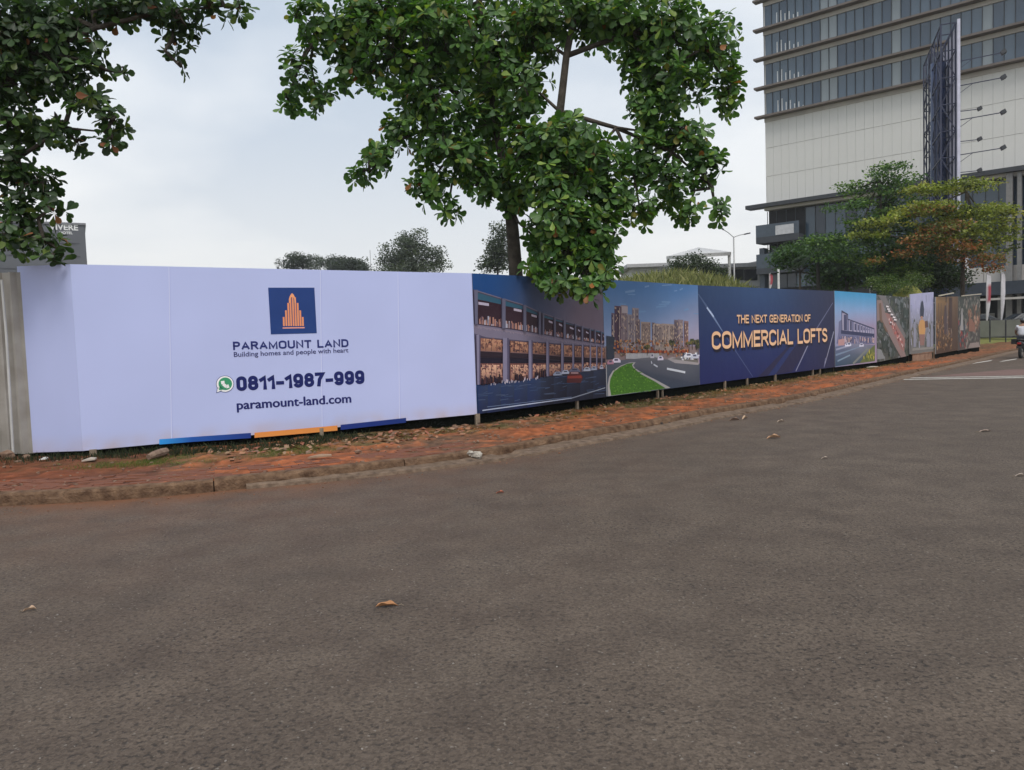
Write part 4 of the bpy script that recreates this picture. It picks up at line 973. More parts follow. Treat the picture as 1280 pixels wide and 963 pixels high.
# ---- grey hotel block at far left
hp = at(107, 300, 140)
hb = empty('hotel_building', (hp.x, 140, 0), R(29.5), 'plain grey hotel block behind the white banner at far left', 'building')
zt = at(70, 283, 140).z
MGREY = mat('hotel_grey', (.10, .105, .12), .8, nscale=.2)
MB().box(-24, 0, 0, 18, 0, zt).build('wall', MGREY, hb)
MB().box(-24.2, .2, -.2, 18, zt, zt+.35).build('parapet', mat('hotel_cap', (.2, .2, .22), .8), hb)
mb = MB()
for q in range(9): mb.box(-23, -1, -.06, -.01, zt-3.4-q*2.3, zt-3.25-q*2.3)
mb.build('floor_joint', mat('joint_dark', (.06,.06,.07), .8), hb)
def sign_text(body, x0, x1, z, h, parent, m, y=-.08, off=.03):
    vs, fs = text_mesh(body, off); a = min(v.x for v in vs); b = max(v.x for v in vs)
    mb = MB(); mb.add([(x0+(x1-x0)*(v.x-a)/(b-a), y, z+v.y/CAPH*h) for v in vs], fs); return mb.build('lettering', m, parent)
MSGN = mat('sign_white', (.75, .75, .75), .6)
xl, xr_ = at(68, 290, 140).x-hp.x, at(99, 290, 140).x-hp.x
sign_text('VIVERE', xl, xr_, at(80, 289.5, 140).z, .95, hb, MSGN); sign_text('HOTEL', at(79,294,140).x-hp.x, at(93,294,140).x-hp.x, at(80, 294.5, 140).z, .42, hb, MSGN)
mb = MB(); mb.box(-8.5, -3.4, 4, 6, zt+.35, zt+.9); mb.bar((-6, 5, zt+.9), (-6, 5, zt+1.9), .12); mb.build('roof_plant', MGREY, hb)

# ---- billboard mast seen edge on
bbN, bbF = at(1198, 200, 50), at(1172.5, 200, 58)
b0_ = Vector((bbN.x, 50, 0)); ed = Vector((bbF.x-bbN.x, 8, 0)); LB = ed.length; ed.normalize()
bb = empty('billboard', (b0_.x, b0_.y, 0), math.atan2(ed.y, ed.x), 'tall steel lattice billboard seen edge on with lamp arms, rising behind trees', 'billboard')
# local: x along panel away from the viewer, +y to its left (back, lattice), -y lamp side
MLAT = mat('lattice_steel', (.035, .04, .075), .5, metal=.3, nscale=3)
MBLUE = mat('blue_steel', (.025, .045, .11), .45, nscale=2)
ZT, ZB = 20.8, 5.6
MB().box(0, LB, -.06, .0, ZB, ZT).build('advert_panel', mat('advert_sheet', (.62, .60, .72), .5), bb)
MB().box(-.10, .06, -.10, .07, ZB, ZT+.1).build('panel_edge', mat('advert_edge', (.55, .55, .66), .5), bb)
mb = MB(); dep = .95
for y in (.12, dep):
    for i in range(7):
        x = .2+i*(LB-.4)/6; mb.bar((x, y, ZB), (x, y, ZT-(0 if y < .5 else 0)), .09)
nz = 9
for j in range(nz+1):
    z = ZB+(ZT-ZB)*j/nz
    for y in (.12, dep): mb.bar((.2, y, z), (LB-.2, y, z), .07)
    for i in range(5):
        x = .2+i*(LB-.4)/4; mb.bar((x, .12, z), (x, dep, z), .06)
        if j < nz:
            z2_ = ZB+(ZT-ZB)*(j+1)/nz; mb.bar((x, .12 if j % 2 else dep, z), (x, dep if j % 2 else .12, z2_), .055)
            if i < 4: mb.bar((x, dep, z if (i+j) % 2 else z2_), (x+(LB-.4)/4, dep, z2_ if (i+j) % 2 else z), .055)
mb.build('lattice', MLAT, bb, kind='stuff')
mb = MB(); mb.tube([(LB*.5, .55, 0), (LB*.5, .55, 12), (LB*.5, .55, ZT-1.2)], [.6, .52, .48], 14); mb.build('column', MBLUE, bb, smooth=True)
for z in (18.35, 15.9, 13.5, 11.3) :
    pass
for k, (zl, zf) in enumerate(((at(1250,70,50).z, None), (at(1250,101,50).z, 1), (at(1250,144,50).z, 1), (at(1250,188,50).z, 1))):
    for xx in ((.4,) if zf is None else (.4, LB-.8)):
        a = MB(); a.bar((xx, 0, zl-.15 if xx < 1 else zl), (xx, -2.35, zl+(.0)), .05); a.bar((xx, 0, zl-.7), (xx, -.9, zl-.08), .03)
        arm = a.build('lamp_arm', MLAT, bb)
        l = MB(); Mx = Matrix.Translation((xx, -2.55, zl+.02)) @ Matrix.Rotation(R(-25), 4, 'X'); l.box(-.19, .19, -.13, .13, -.11, .13, M=Mx); l.build('lamp', MDARK, arm)
# ---- street lamp with two arms
sl = empty('street_lamp', (at(918, 350, 60).x, 60, 0), 0, 'slim grey street lamp with two arms above the weedy mound', 'street lamp')
zt = at(918, 296, 60).z
mb = MB(); mb.tube([(0,0,0),(0,0,zt)], [.09,.05], 8); mb.build('pole', MSTEEL, sl, smooth=True)
for (px, py) in ((904, 287), (931, 293)):
    e_ = at(px, py, 60)-Vector((sl.location.x, 60, 0)); mb = MB(); mb.tube([(0,0,zt-.05), (e_.x*.5, 0, (zt+e_.z)/2+.02), (e_.x, 0, e_.z)], .03, 6); a = mb.build('arm', MSTEEL, sl)
    s_ = 1 if e_.x > 0 else -1; d = Vector((e_.x, 0, e_.z-zt)).normalized(); mb = MB(); mb.bar(e_-d*.05, e_+d*.42, .16, .09); mb.build('lamp_head', MDARK, a)
# ---- low fence on the lawn with posts
gf = empty('garden_fence', (36.0, 59.0, .6), math.atan2(.35, 1), 'low grey green fence with dark posts beyond the lawn', 'fence')
fx0 = at(1218, 410, 58); pA = Vector((fx0.x, 58, 0)); pB = Vector((at(1300, 410, 55).x, 55, 0)); ef = (pB-pA).normalized(); LF = (pB-pA).length+4
gf.location = (pA.x, pA.y, .45); gf.rotation_euler.z = math.atan2(ef.y, ef.x)
npn = 8; MFP = mat('fence_panel_grey', (.19, .20, .17), .8, nscale=1)
for q in range(npn):
    x = q*LF/npn; MB().box(x+.05, x+LF/npn-.05, 0, .06, .12, 1.32).build('fence_panel', MFP, gf)
for q in range(npn+1):
    x = q*LF/npn; mb = MB(); mb.bar((x, .03, -.4), (x, .03, 1.42 if q % 2 else 1.36), .07); mb.build('post', MDARK, gf)
mb = MB(); mb.bar((0, .03, .07), (LF, .03, .07), .06); mb.build('rail', MDARK, gf)
# ---- feather flags
def flag(px, ytop, ybot, Y, wpx, label, red=None, lean=0):
    b = at(px, ybot, Y); t = at(px+lean, ytop, Y); W_ = wpx*Y/960
    r = empty('feather_flag', (b.x, Y, b.z-.6), 0, label, 'flag', 'feather flags before the tower'); r['group'] = ''; del r['group']
    H = t.z-b.z+.6; mb = MB(); mb.tube([(-W_*.5,0,0), (-W_*.5,0,H*.6), (-W_*.4,0,H*.95), (0,0,H+.05)], .03, 6); mb.build('pole', MSTEEL, r)
    mb = MB(); n = 12
    for i in range(n+1):
        q = i/n; z = .6+(H-.6)*q; ww = W_*(.30+.7*min(1, q*1.8))*(1 if q < .85 else max(.1, 1-((q-.85)/.15)**2))
        for s_ in (0, .5, 1): mb.v.append((-W_*.5+ww*s_, .05*math.sin(q*7+s_*3), z)); mb.c.append((.62,.60,.63,1) if not (red and red[0] < q < red[1] and s_ > .0) else (.36,.06,.08,1))
    for i in range(n):
        for s_ in (0, 1): a = i*3+s_; mb.f.append((a, a+1, a+4, a+3))
    mb.mi = [0]*len(mb.f); mb.build('cloth', mat('flag_cloth', rough=.8, attr=True, var=.08, trans=.2), r)
flag(1236, 338, 401, 62, 6.5, 'white feather flag with red mark, left of the pale column', red=(.35,.7), lean=-2)
flag(1254, 338, 400, 62, 6, 'plain white feather flag nearest the dark parked car', lean=-2)
flag(1090, 336, 360, 66, 5, 'small white and red feather flag behind the hedge', red=(.5,.95))
flag(1208, 316, 356, 54, 6, 'white feather flag close beside the billboard column', red=(.1,.2))
flag(964, 342, 362, 80, 5, 'small red feather flag by the corner of the tower', red=(.3,.95))
# a slim white post near the tower corner
mb = MB(); p = at(973, 336, 70); mb.tube([(p.x, 70, 0), (p.x, 70, p.z)], .1, 8); tag(mb.build('white_post', MSGN), 'slim white post standing before the tower corner', 'post')

# ---- dark parked car half in frame
def make_car(loc, rz, label, colr):
    r = empty('parked_car', loc, rz, label, 'car'); 
    prof = [(-2.1,.35),(-2.15,.75),(-2.0,.98),(-1.35,1.04),(-.75,1.45),(.55,1.48),(1.25,1.08),(1.95,.95),(2.12,.7),(2.1,.35)]
    mb = MB(); n = len(prof)
    for s_, k in ((-1, 1), (1, 1)):
        for (x, z) in prof: mb.v.append((x, s_*(.86 if z < 1.1 else .66), z))
    for i in range(n): j = (i+1) % n; mb.f.append((i, j, n+j, n+i))
    mb.f.append(tuple(range(n-1, -1, -1))); mb.f.append(tuple(range(n, 2*n))); mb.mi = [0]*len(mb.f)
    b = mb.build('body', mat('car_paint_'+label.split()[0], colr, .25, coat=.6, spec=.6), r)
    mb = MB()
    for s_ in (-1, 1): 
        pts = [(-1.2,1.06),(-.72,1.38),(.5,1.41),(1.08,1.08)]; y0 = s_*.872; y1 = s_*.70
        mb.add([(pts[0][0], y0, pts[0][1]), (pts[1][0], y1, pts[1][1]), (pts[2][0], y1, pts[2][1]), (pts[3][0], y0, pts[3][1])], [(0,1,2,3)])
    mb.add([(-1.33,-.7,1.08),(-1.33,.7,1.08),(-.8,.6,1.44),(-.8,-.6,1.44)], [(0,1,2,3)]); mb.add([(1.27,-.7,1.09),(1.27,.7,1.09),(.62,.6,1.47),(.62,-.6,1.47)], [(3,2,1,0)])
    mb.build('window', mat('car_glass', (.015,.018,.022), .25, spec=.4), r)
    for x in (-1.3, 1.3):
        for y in (-.82, .82): mb = MB(); mb.tube([(x, y-.1, .32), (x, y+.1, .32)], .32, 16); wv = mb.build('wheel', mat('rubber', (.02,.02,.02), .9), r); mb = MB(); mb.tube([(x, y-.11, .32), (x, y+.11, .32)], .19, 12); mb.build('rim', MSTEEL, wv)
    mb = MB(); 
    for y in (-.65, .65): MB().box(2.04, 2.13, y-.18, y+.18, .66, .84).build('headlight', mat('lamp_lens', (.6,.6,.62), .2), r)
    return r
p = at(1280, 396, 62); make_car((p.x+.1, 62, p.z-1.22), R(172), 'dark saloon car parked behind the low fence at far right', (.02,.022,.028))
p = at(1232, 397, 66); make_car((p.x-.8, 66, p.z-1.2), R(5), 'black car parked in the shade behind the feather flags', (.012,.012,.014))
# ================================================================ VEGETATION
def leaf_mat(name, trans=.25, rough=.5):
    m = bpy.data.materials.new(name); m.use_nodes = True; t = m.node_tree; b = t.nodes['Principled BSDF']; L = t.links.new
    a = t.nodes.new('ShaderNodeAttribute'); a.attribute_name = 'Col'; L(a.outputs['Color'], b.inputs['Base Color'])
    b.inputs['Roughness'].default_value = rough; b.inputs['Specular IOR Level'].default_value = .45
    tr = t.nodes.new('ShaderNodeBsdfTranslucent'); sc = t.nodes.new('ShaderNodeMix'); sc.data_type = 'RGBA'; sc.blend_type = 'MULTIPLY'; sc.inputs[0].default_value = 1
    L(a.outputs['Color'], sc.inputs[6]); sc.inputs[7].default_value = (1.5, 1.7, .7, 1); L(sc.outputs[2], tr.inputs[0])
    ms = t.nodes.new('ShaderNodeMixShader'); ms.inputs[0].default_value = trans; L(b.outputs[0], ms.inputs[1]); L(tr.outputs[0], ms.inputs[2]); L(ms.outputs[0], t.nodes['Material Output'].inputs[0])
    return m
MLEAF = leaf_mat('broad_leaf', .33, .48); MSMALL = leaf_mat('small_leaf', .25, .6); MGRASS = leaf_mat('grass_blade', .3, .7)
MBARK = mat('bark', (.035, .028, .022), .95, nscale=6, bump=1, bscale=22, color2=(.085, .07, .055))
# obovate leaf, folded along the midrib, tip curled down; unit length along +x
LV = np.array([(0,0,0),(.30,.10,.015),(.30,-.10,.015),(.66,.27,.03),(.66,-.27,.03),(.90,.20,-.03),(.90,-.20,-.03),(1.0,0,-.09),(.33,0,-.035),(.68,0,-.045)], float)
LF_ = [(0,8,1),(0,2,8),(1,8,9,3),(8,2,4,9),(3,9,7,5),(9,4,6,7)]
def np_mesh(name, V, faces_per, F, C, m, parent, kind=None, smooth=False):
    """V (n,k,3); F list of faces in one leaf; C (n,3)"""
    n, k = V.shape[:2]; me = bpy.data.meshes.new(name)
    me.vertices.add(n*k); me.vertices.foreach_set('co', V.reshape(-1).astype(np.float32))
    ls = np.array([len(f) for f in F]); flat = np.concatenate([np.array(f) for f in F]); nl = len(flat)
    loops = (flat[None, :]+(np.arange(n)*k)[:, None]).reshape(-1).astype(np.int32)
    me.loops.add(n*nl); me.loops.foreach_set('vertex_index', loops)
    starts = np.concatenate([[0], np.cumsum(ls)[:-1]]); me.polygons.add(n*len(F))
    me.polygons.foreach_set('loop_start', (starts[None, :]+(np.arange(n)*nl)[:, None]).reshape(-1).astype(np.int32))
    me.update(calc_edges=True)
    a = me.color_attributes.new('Col', 'FLOAT_COLOR', 'POINT'); cc = np.ones((n, k, 4), np.float32); cc[:, :, :3] = C[:, None, :]; a.data.foreach_set('color', cc.ravel())
    me.materials.append(m); o = link(name, me, parent)
    if kind: o['kind'] = kind
    return o
def frames(D, Nn):
    D = D/np.linalg.norm(D, axis=1, keepdims=True); Y = np.cross(Nn, D); Y /= np.maximum(1e-6, np.linalg.norm(Y, axis=1, keepdims=True)); Z = np.cross(D, Y)
    return np.stack([D, Y, Z], axis=2)      # columns
CB = np.array(CAMM.transposed())
def visible(P):
    q = (P-np.array([0, 0, CZ])) @ CB.T
    x = 640+FPX*q[:, 0]/-q[:, 2]; y = 481.5-FPX*q[:, 1]/-q[:, 2]
    return (q[:, 2] < 0) & (x > 0) & (x < 1280) & (y > 0) & (y < 963), -q[:, 2]
def broad_tree(name, label, base, limbs, lobes, seed, leafL=(.15, .235), pal=None, up=.5):
    """limbs: list of (points, r0, r1); lobes: (centre, (rx,ry,rz), n rosettes, anchor point)"""
    rs = np.random.default_rng(seed); rg = random.Random(seed)
    root = empty(name, base, 0, label, 'tree'); B0 = Vector(base); nb = np.array(base)
    tr = MB()
    for i, (pts, r0, r1) in enumerate(limbs):
        pts = [Vector(p)-B0 for p in pts]; n = len(pts)
        mb = MB(); mb.tube(pts, [r0+(r1-r0)*k/(n-1) for k in range(n)], 10); mb.build('trunk' if i == 0 else 'limb', MBARK, root, smooth=True)
    tw_ = MB(); pos = []; ax = []; shade = []
    for (c, r, n, anchor) in lobes:
        c = Vector(c); r = Vector(r); nodes = []
        A0 = Vector(anchor)
        mid = (A0+c)/2+Vector((rg.uniform(-.15,.15), rg.uniform(-.15,.15), rg.uniform(0, .25)))
        tw_.tube([A0-B0, mid-B0, c-B0], [.035, .026, .018], 5)
        for k in range(max(3, n//14)):
            d = Vector((rg.gauss(0,1), rg.gauss(0,1), rg.gauss(0,1))).normalized(); p = c+Vector((d.x*r.x, d.y*r.y, d.z*r.z))*rg.uniform(.3,.65); nodes.append(p)
            tw_.tube([c-B0, (c+p)/2+Vector((0,0,.05))-B0, p-B0], [.016, .012, .009], 4)
        for k in range(n):
            d = Vector((rg.gauss(0,1), rg.gauss(0,1), rg.gauss(0,1))).normalized(); p = c+Vector((d.x*r.x, d.y*r.y, d.z*r.z))*(rg.random()**.45)
            nd = min(nodes, key=lambda q: (q-p).length)
            if (nd-p).length > .12: tw_.tube([nd-B0, (nd+p)/2+Vector((rg.uniform(-.03,.03), rg.uniform(-.03,.03), .03))-B0, p-B0], [.007, .005, .004], 3, cap=False)
            a = (p-c).normalized()*.7+Vector((rg.gauss(0,.35), rg.gauss(0,.35), up+rg.gauss(0,.3))); pos.append(p); ax.append(a.normalized())
    tw_.build('twigs', MBARK, root, kind='stuff')
    P = []; D = []; Nn = []; Lg = []; C = []
    pal = pal or [((.068,.150,.032), .40), ((.042,.100,.028), .26), ((.100,.195,.038), .22), ((.18,.26,.045), .10), ((.28,.11,.03), .006), ((.22,.20,.04), .014)]
    pc = np.array([p[0] for p in pal]); pp = np.array([p[1] for p in pal]); pp = pp/pp.sum()
    for p, a in zip(pos, ax):
        n = rg.choice((6, 7, 8, 9)); o1 = a.orthogonal().normalized(); o2 = a.cross(o1); ph = rg.uniform(0, 6.28); tone = rg.uniform(.8, 1.25)
        for k in range(n):
            t = ph+2*PI*k/n+rg.gauss(0, .22); el = rg.uniform(-.25, .75); d = (o1*math.cos(t)+o2*math.sin(t))*math.cos(el)+a*math.sin(el); d.z -= rg.uniform(0, .35); d.normalize()
            nn = (a+Vector((rg.gauss(0,.25), rg.gauss(0,.25), rg.gauss(0,.25)))).normalized()
            P.append(p+d*rg.uniform(.0,.03)-B0); D.append(d); Nn.append(nn); Lg.append(rg.uniform(*leafL)*(.75 if k % 4 == 3 else 1)); C.append(pc[rs.choice(len(pal), p=pp)]*tone*rg.uniform(.85,1.15))
    P = np.array(P); Fm = frames(np.array(D), np.array(Nn)); Lg = np.array(Lg); C = np.array(C)
    wid = rs.uniform(.85, 1.15, len(P)); V0 = LV[None]*np.stack([Lg, Lg*wid, Lg], 1)[:, None, :]
    V = np.einsum('nij,nkj->nki', Fm, V0)+P[:, None, :]
    vis, dist = visible(P+nb); score = np.where(vis, Lg/dist, 0); order = np.argsort(-score); top = order[:290]; rest = order[290:]
    # the leaves that show largest are parts of their own, sharing a few meshes
    var = []
    for ci in range(6):
        c = [pc[0], pc[1], pc[2], pc[0]*1.2, pc[1]*.8, pc[2]*1.1][ci]
        o = np_mesh('leaf', LV[None].copy(), 10, LF_, np.array([c]), MLEAF, None); var.append(o.data); bpy.data.objects.remove(o)
    for j in top:
        o = bpy.data.objects.new('leaf', var[int(rs.integers(6))]); col.objects.link(o); o.parent = root
        Mx = Matrix([[*Fm[j][0]], [*Fm[j][1]], [*Fm[j][2]]]).to_4x4(); o.matrix_basis = Matrix.Translation(P[j]) @ Mx @ Matrix.Diagonal((Lg[j], Lg[j]*wid[j], Lg[j], 1))
    np_mesh('foliage', V[rest], 10, LF_, C[rest], MLEAF, root, kind='stuff')
    return root

# ---- the big tree behind the hoarding
Y0 = 15.3
tb = at(650, 500, Y0); base = (tb.x, Y0+.2, .1)
T0 = Vector(base); 
def pth(l): return [at(*p) for p in l]
trunk = [T0]+pth([(645,345,Y0),(641,290,Y0),(634,230,15.4),(622,160,15.5),(610,90,15.5),(600,10,15.6),(590,-80,15.7)])
limbs = [(trunk, .155, .05),
 (pth([(640,262,Y0),(672,205,15.1),(700,140,15),(708,70,15),(722,0,15.1),(735,-80,15.2)]), .10, .045),
 (pth([(636,240,15.4),(580,190,15.2),(535,160,15),(500,175,14.8),(462,215,14.7)]), .06, .015),
 (pth([(622,160,15.5),(550,100,15.3),(470,60,15.2),(395,40,15.1)]), .07, .02),
 (pth([(700,140,15),(770,160,15),(840,190,14.9),(890,235,14.8)]), .05, .015),
 (pth([(708,70,15),(790,40,15.1),(880,60,15.2),(912,110,15.2)]), .055, .015),
 (pth([(690,165,15),(715,240,14.2),(725,310,13.9),(735,350,13.8)]), .045, .012)]
def lob(px, py, Y, rx, ry, n, rz=None, anc=None):
    """rx, ry radii in photo pixels; depth radius in metres"""
    s = Y/960; c = at(px, py, Y); a = at(*anc) if anc else c
    return (c, (rx*s, rz or max(.35, min(1.1, (rx+ry)/2*s)), ry*s), int(n*DEN+.5), a)
DEN = 1.75
LB_ = [
 lob(392,30,15.1,38,34,26,anc=(395,40,15.1)), lob(372,88,15,20,32,12,anc=(395,40,15.1)), lob(396,118,15.2,17,22,8,anc=(395,40,15.1)), lob(360,125,15.2,10,14,4,anc=(395,40,15.1)),
 lob(450,40,15.2,45,48,62,anc=(470,60,15.2)), lob(505,70,15,52,60,88,anc=(500,76,15.2)), lob(440,85,15.3,30,25,18,anc=(470,60,15.2)), lob(560,50,15.2,55,58,84,anc=(550,100,15.3)), lob(500,15,15.4,70,30,60,anc=(550,100,15.3)),
 lob(545,130,15,50,34,52,anc=(535,160,15)), lob(500,165,14.9,26,20,17,anc=(500,175,14.8)), lob(468,196,14.8,22,18,13,anc=(462,215,14.7)), lob(448,222,14.7,13,14,5,anc=(462,215,14.7)),
 lob(560,190,15,45,38,60,anc=(580,190,15.2)), lob(535,232,14.9,22,24,17,anc=(580,190,15.2)), lob(560,262,14.9,13,17,6,anc=(580,190,15.2)), lob(600,222,15,28,32,28,anc=(636,240,15.4)),
 lob(620,60,15.5,42,66,64,anc=(610,90,15.5)), lob(608,150,15.4,38,42,40,anc=(622,160,15.5)), lob(668,40,15.3,40,40,46,anc=(708,70,15)), lob(655,112,15.2,34,40,36,anc=(700,140,15)), lob(690,15,15,50,24,34,anc=(722,0,15.1)),
 lob(762,22,15,56,30,62,anc=(790,40,15.1)), lob(830,40,15.1,52,46,72,anc=(790,40,15.1)), lob(888,60,15.2,36,50,44,anc=(880,60,15.2)), lob(912,118,15.2,17,32,15,anc=(912,110,15.2)), lob(842,105,15,46,36,46,anc=(880,60,15.2)), lob(800,85,15.1,26,30,20,anc=(790,40,15.1)), lob(808,140,15,32,26,24,anc=(840,190,14.9)),
 lob(850,170,14.9,44,24,36,anc=(840,190,14.9)), lob(880,208,14.8,26,24,22,anc=(890,235,14.8)), lob(898,262,14.7,12,16,5,anc=(890,235,14.8)), lob(858,268,14.7,14,28,7,anc=(890,235,14.8)), lob(835,230,14.8,34,30,27,anc=(840,190,14.9)), lob(802,200,14.9,32,34,30,anc=(770,160,15)),
 lob(705,180,14.4,58,32,86,anc=(700,140,15)), lob(660,190,14.6,34,36,42,anc=(672,205,15.1)), lob(745,205,14.5,40,34,48,anc=(770,160,15)), lob(690,225,14.2,48,32,58,anc=(715,240,14.2)), lob(760,250,14.4,34,30,32,anc=(715,240,14.2)),
 lob(700,275,14.1,46,34,56,anc=(725,310,13.9)), lob(748,292,14.1,32,34,34,anc=(725,310,13.9)), lob(705,318,14,38,26,36,anc=(725,310,13.9)), lob(745,335,13.9,30,24,26,anc=(735,350,13.8)), lob(700,352,13.8,22,18,13,anc=(735,350,13.8)), lob(738,362,13.7,17,15,10,anc=(735,350,13.8)),lob(668,340,14.1,12,14,6,anc=(725,310,13.9)),
 lob(648,245,15.2,26,28,22,anc=(640,262,Y0)), lob(672,300,15.0,16,28,12,anc=(640,262,Y0)), lob(800,262,14.6,22,22,12,anc=(770,160,15)),
 # crown above the frame
 lob(480,-70,15.6,110,60,80,rz=1.3,anc=(590,-80,15.7)), lob(640,-90,16,110,70,90,rz=1.6,anc=(590,-80,15.7)), lob(800,-60,15.6,110,50,80,rz=1.4,anc=(735,-80,15.2)), lob(700,-200,16,150,60,80,rz=1.8,anc=(735,-80,15.2)),
 lob(600,0,17.2,150,70,70,rz=1.0,anc=(600,10,15.6)), lob(780,20,17.2,110,60,46,rz=.9,anc=(722,0,15.1)), lob(620,110,16.8,60,50,26,rz=.6,anc=(610,90,15.5)),
]
broad_tree('broadleaf_tree', 'big dark green broad leaved tree standing behind the hoarding, one branch hanging over it', base, limbs, LB_, 3)
# ---- tree overhanging from the left
tb = Vector((-9.2, 12.6, .1))
lt = lambda *p: at(*p)
limbs = [([tb, Vector((-9.1, 12.5, 3)), Vector((-8.8, 12, 5)), Vector((-8.2, 11.6, 6.4)), Vector((-7.6, 11.2, 7.6))], .16, .07),
 ([Vector((-8.8, 12, 5)), at(-20,130,11.2), at(40,70,11), at(120,35,10.9), at(200,15,10.9), at(280,8,10.9)], .07, .012),
 ([Vector((-9.1, 12.5, 3.6)), at(-30,250,11.2), at(20,200,11), at(80,160,10.9), at(130,165,10.8)], .05, .01),
 ([Vector((-9.1, 12.5, 3)), at(-30,300,11), at(20,290,10.9), at(55,300,10.8)], .04, .01)]
DEN = 1.2
LB2 = [
 lob(20,30,11,58,48,90,anc=(40,70,11)), lob(80,40,11,50,40,66,anc=(120,35,10.9)), lob(130,12,11,52,22,40,anc=(120,35,10.9)), lob(190,10,10.9,40,20,26,anc=(200,15,10.9)), lob(232,32,10.9,24,22,14,anc=(200,15,10.9)), lob(215,52,10.9,12,14,4,anc=(200,15,10.9)), lob(262,10,10.9,26,14,10,anc=(280,8,10.9)), lob(300,10,10.9,10,12,3,anc=(280,8,10.9)), lob(226,84,10.9,4,5,1,anc=(215,50,10.9)),
 lob(30,100,11,40,34,46,anc=(40,70,11)), lob(80,92,10.9,34,24,24,anc=(40,70,11)), lob(120,80,10.9,20,12,7,anc=(40,70,11)), lob(156,92,10.9,9,8,2,anc=(120,80,10.9)),
 lob(110,128,10.8,26,16,14,anc=(80,160,10.9)), lob(138,150,10.8,15,17,8,anc=(130,165,10.8)), lob(142,176,10.8,13,8,4,anc=(130,165,10.8)),
 lob(20,160,11,34,28,36,anc=(20,200,11)), lob(70,165,10.9,26,18,14,anc=(80,160,10.9)), lob(96,178,10.9,16,10,6,anc=(80,160,10.9)),
 lob(15,215,10.9,28,30,34,anc=(20,200,11)), lob(50,235,10.9,20,22,16,anc=(20,200,11)), lob(62,262,10.8,12,10,4,anc=(55,300,10.8)), lob(15,270,10.8,26,28,28,anc=(20,290,10.9)), lob(48,300,10.8,20,14,11,anc=(55,300,10.8)), lob(10,310,10.7,14,14,7,anc=(20,290,10.9)), lob(62,322,10.7,12,6,3,anc=(55,300,10.8)),
 lob(-60,60,11.2,70,80,90,anc=(-20,130,11.2)), lob(-70,220,11.4,60,80,70,anc=(-30,250,11.2)), lob(40,-70,11.4,150,50,110,rz=1.4,anc=(40,70,11)), lob(-120,-60,12,110,70,80,rz=1.6,anc=(-20,130,11.2)),
 lob(10,60,12.4,60,70,50,rz=.7,anc=(-20,130,11.2)),
]
broad_tree('broadleaf_tree', 'broad leaved tree reaching in from the left edge over the sheet fence', tuple(tb), limbs, LB2, 8, leafL=(.12, .19),
   pal=[((.034,.072,.020), .45), ((.024,.052,.017), .33), ((.07,.13,.03), .13), ((.10,.14,.03), .06), ((.26,.10,.05), .012)])

# ---- small leaved trees further off
QV = np.array([(0,0,0),(.5,.28,.03),(1,0,-.06),(.5,-.28,.03)], float); QF = [(0,1,2,3)]
def small_tree(name, label, cat, base, trunk, lobes, n, leaf, pal, seed, flat=.0, limbs=(), r=.15, gap=22, droop=0, spread=1.7):
    rs = np.random.default_rng(seed); root = empty(name, base, 0, label, cat); nb = np.array(base, float)
    if trunk:
        mb = MB(); T = [Vector(p)-Vector(base) for p in trunk]; mb.tube(T, [r*(1-.6*k/(len(T)-1)) for k in range(len(T))], 8); mb.build('trunk', MBARK, root, smooth=True)
        for q, l in enumerate(lobes):
            c = Vector(l[0])-Vector(base); j = T[min(len(T)-1, max(1, int(len(T)*.5)+q % 2))]
            mb = MB(); mb.tube([j, (j+c)/2+Vector((0,0,-.1)), c], [r*.35, r*.25, r*.1], 5); mb.build('limb', MBARK, root)
    vol = np.array([l[1][0]*l[1][1]**.5*l[1][2]**.5*(l[2] if len(l) > 2 else 1) for l in lobes]); cnt = (vol/vol.sum()*n).astype(int)
    P = []; C = []; pc = np.array([p[0] for p in pal]); pp = np.array([p[1] for p in pal], float); pp /= pp.sum()
    for l, k in zip(lobes, cnt):
        # leaves gather in clumps
        nc = max(4, k//gap); d = rs.normal(size=(nc, 3)); d /= np.linalg.norm(d, axis=1, keepdims=True); cen = np.array(l[0])+d*np.array(l[1])*(rs.random((nc, 1))**.35)
        w_ = rs.integers(0, nc, k); sg = np.array([leaf*spread, leaf*spread, leaf*(spread*.7-flat)]); p = cen[w_]+np.clip(rs.normal(size=(k, 3)), -1.5, 1.5)*sg
        tone = rs.uniform(.75, 1.25, nc)[w_]; ci = rs.choice(len(pal), size=nc, p=pp)[w_]; mixr = rs.random(k) < .25; ci = np.where(mixr, rs.choice(len(pal), size=k, p=pp), ci)
        P.append(p); C.append(pc[ci]*tone[:, None])
    P = np.concatenate(P)-nb; C = np.concatenate(C); m_ = len(P)
    D = rs.normal(size=(m_, 3)); D[:, 2] = D[:, 2]*.5-droop; Nn = rs.normal(size=(m_, 3))*.7; Nn[:, 2] += .8
    Fm = frames(D, Nn); s = rs.uniform(.7, 1.3, m_)*leaf
    V = np.einsum('nij,nkj->nki', Fm, QV[None]*s[:, None, None])+P[:, None, :]
    np_mesh('foliage', V, 4, QF, C, MSMALL, root, kind='stuff'); return root
def L3(px, py, Y, rx, ry, rz=None, wgt=1): s = Y/960; return (tuple(at(px, py, Y)), (rx*s, rz or (rx*s*.8), ry*s), wgt)
GD = [((.045,.10,.028), .5), ((.075,.14,.035), .3), ((.03,.065,.022), .2)]
GM = [((.045,.085,.02), .5), ((.08,.12,.028), .3), ((.03,.055,.018), .2)]
GY = [((.25,.29,.05), .45), ((.14,.175,.035), .25), ((.27,.26,.05), .18), ((.05,.07,.02), .15)]
GR = [((.27,.13,.045), .35), ((.17,.17,.045), .3), ((.34,.10,.04), .12), ((.06,.07,.02), .25)]
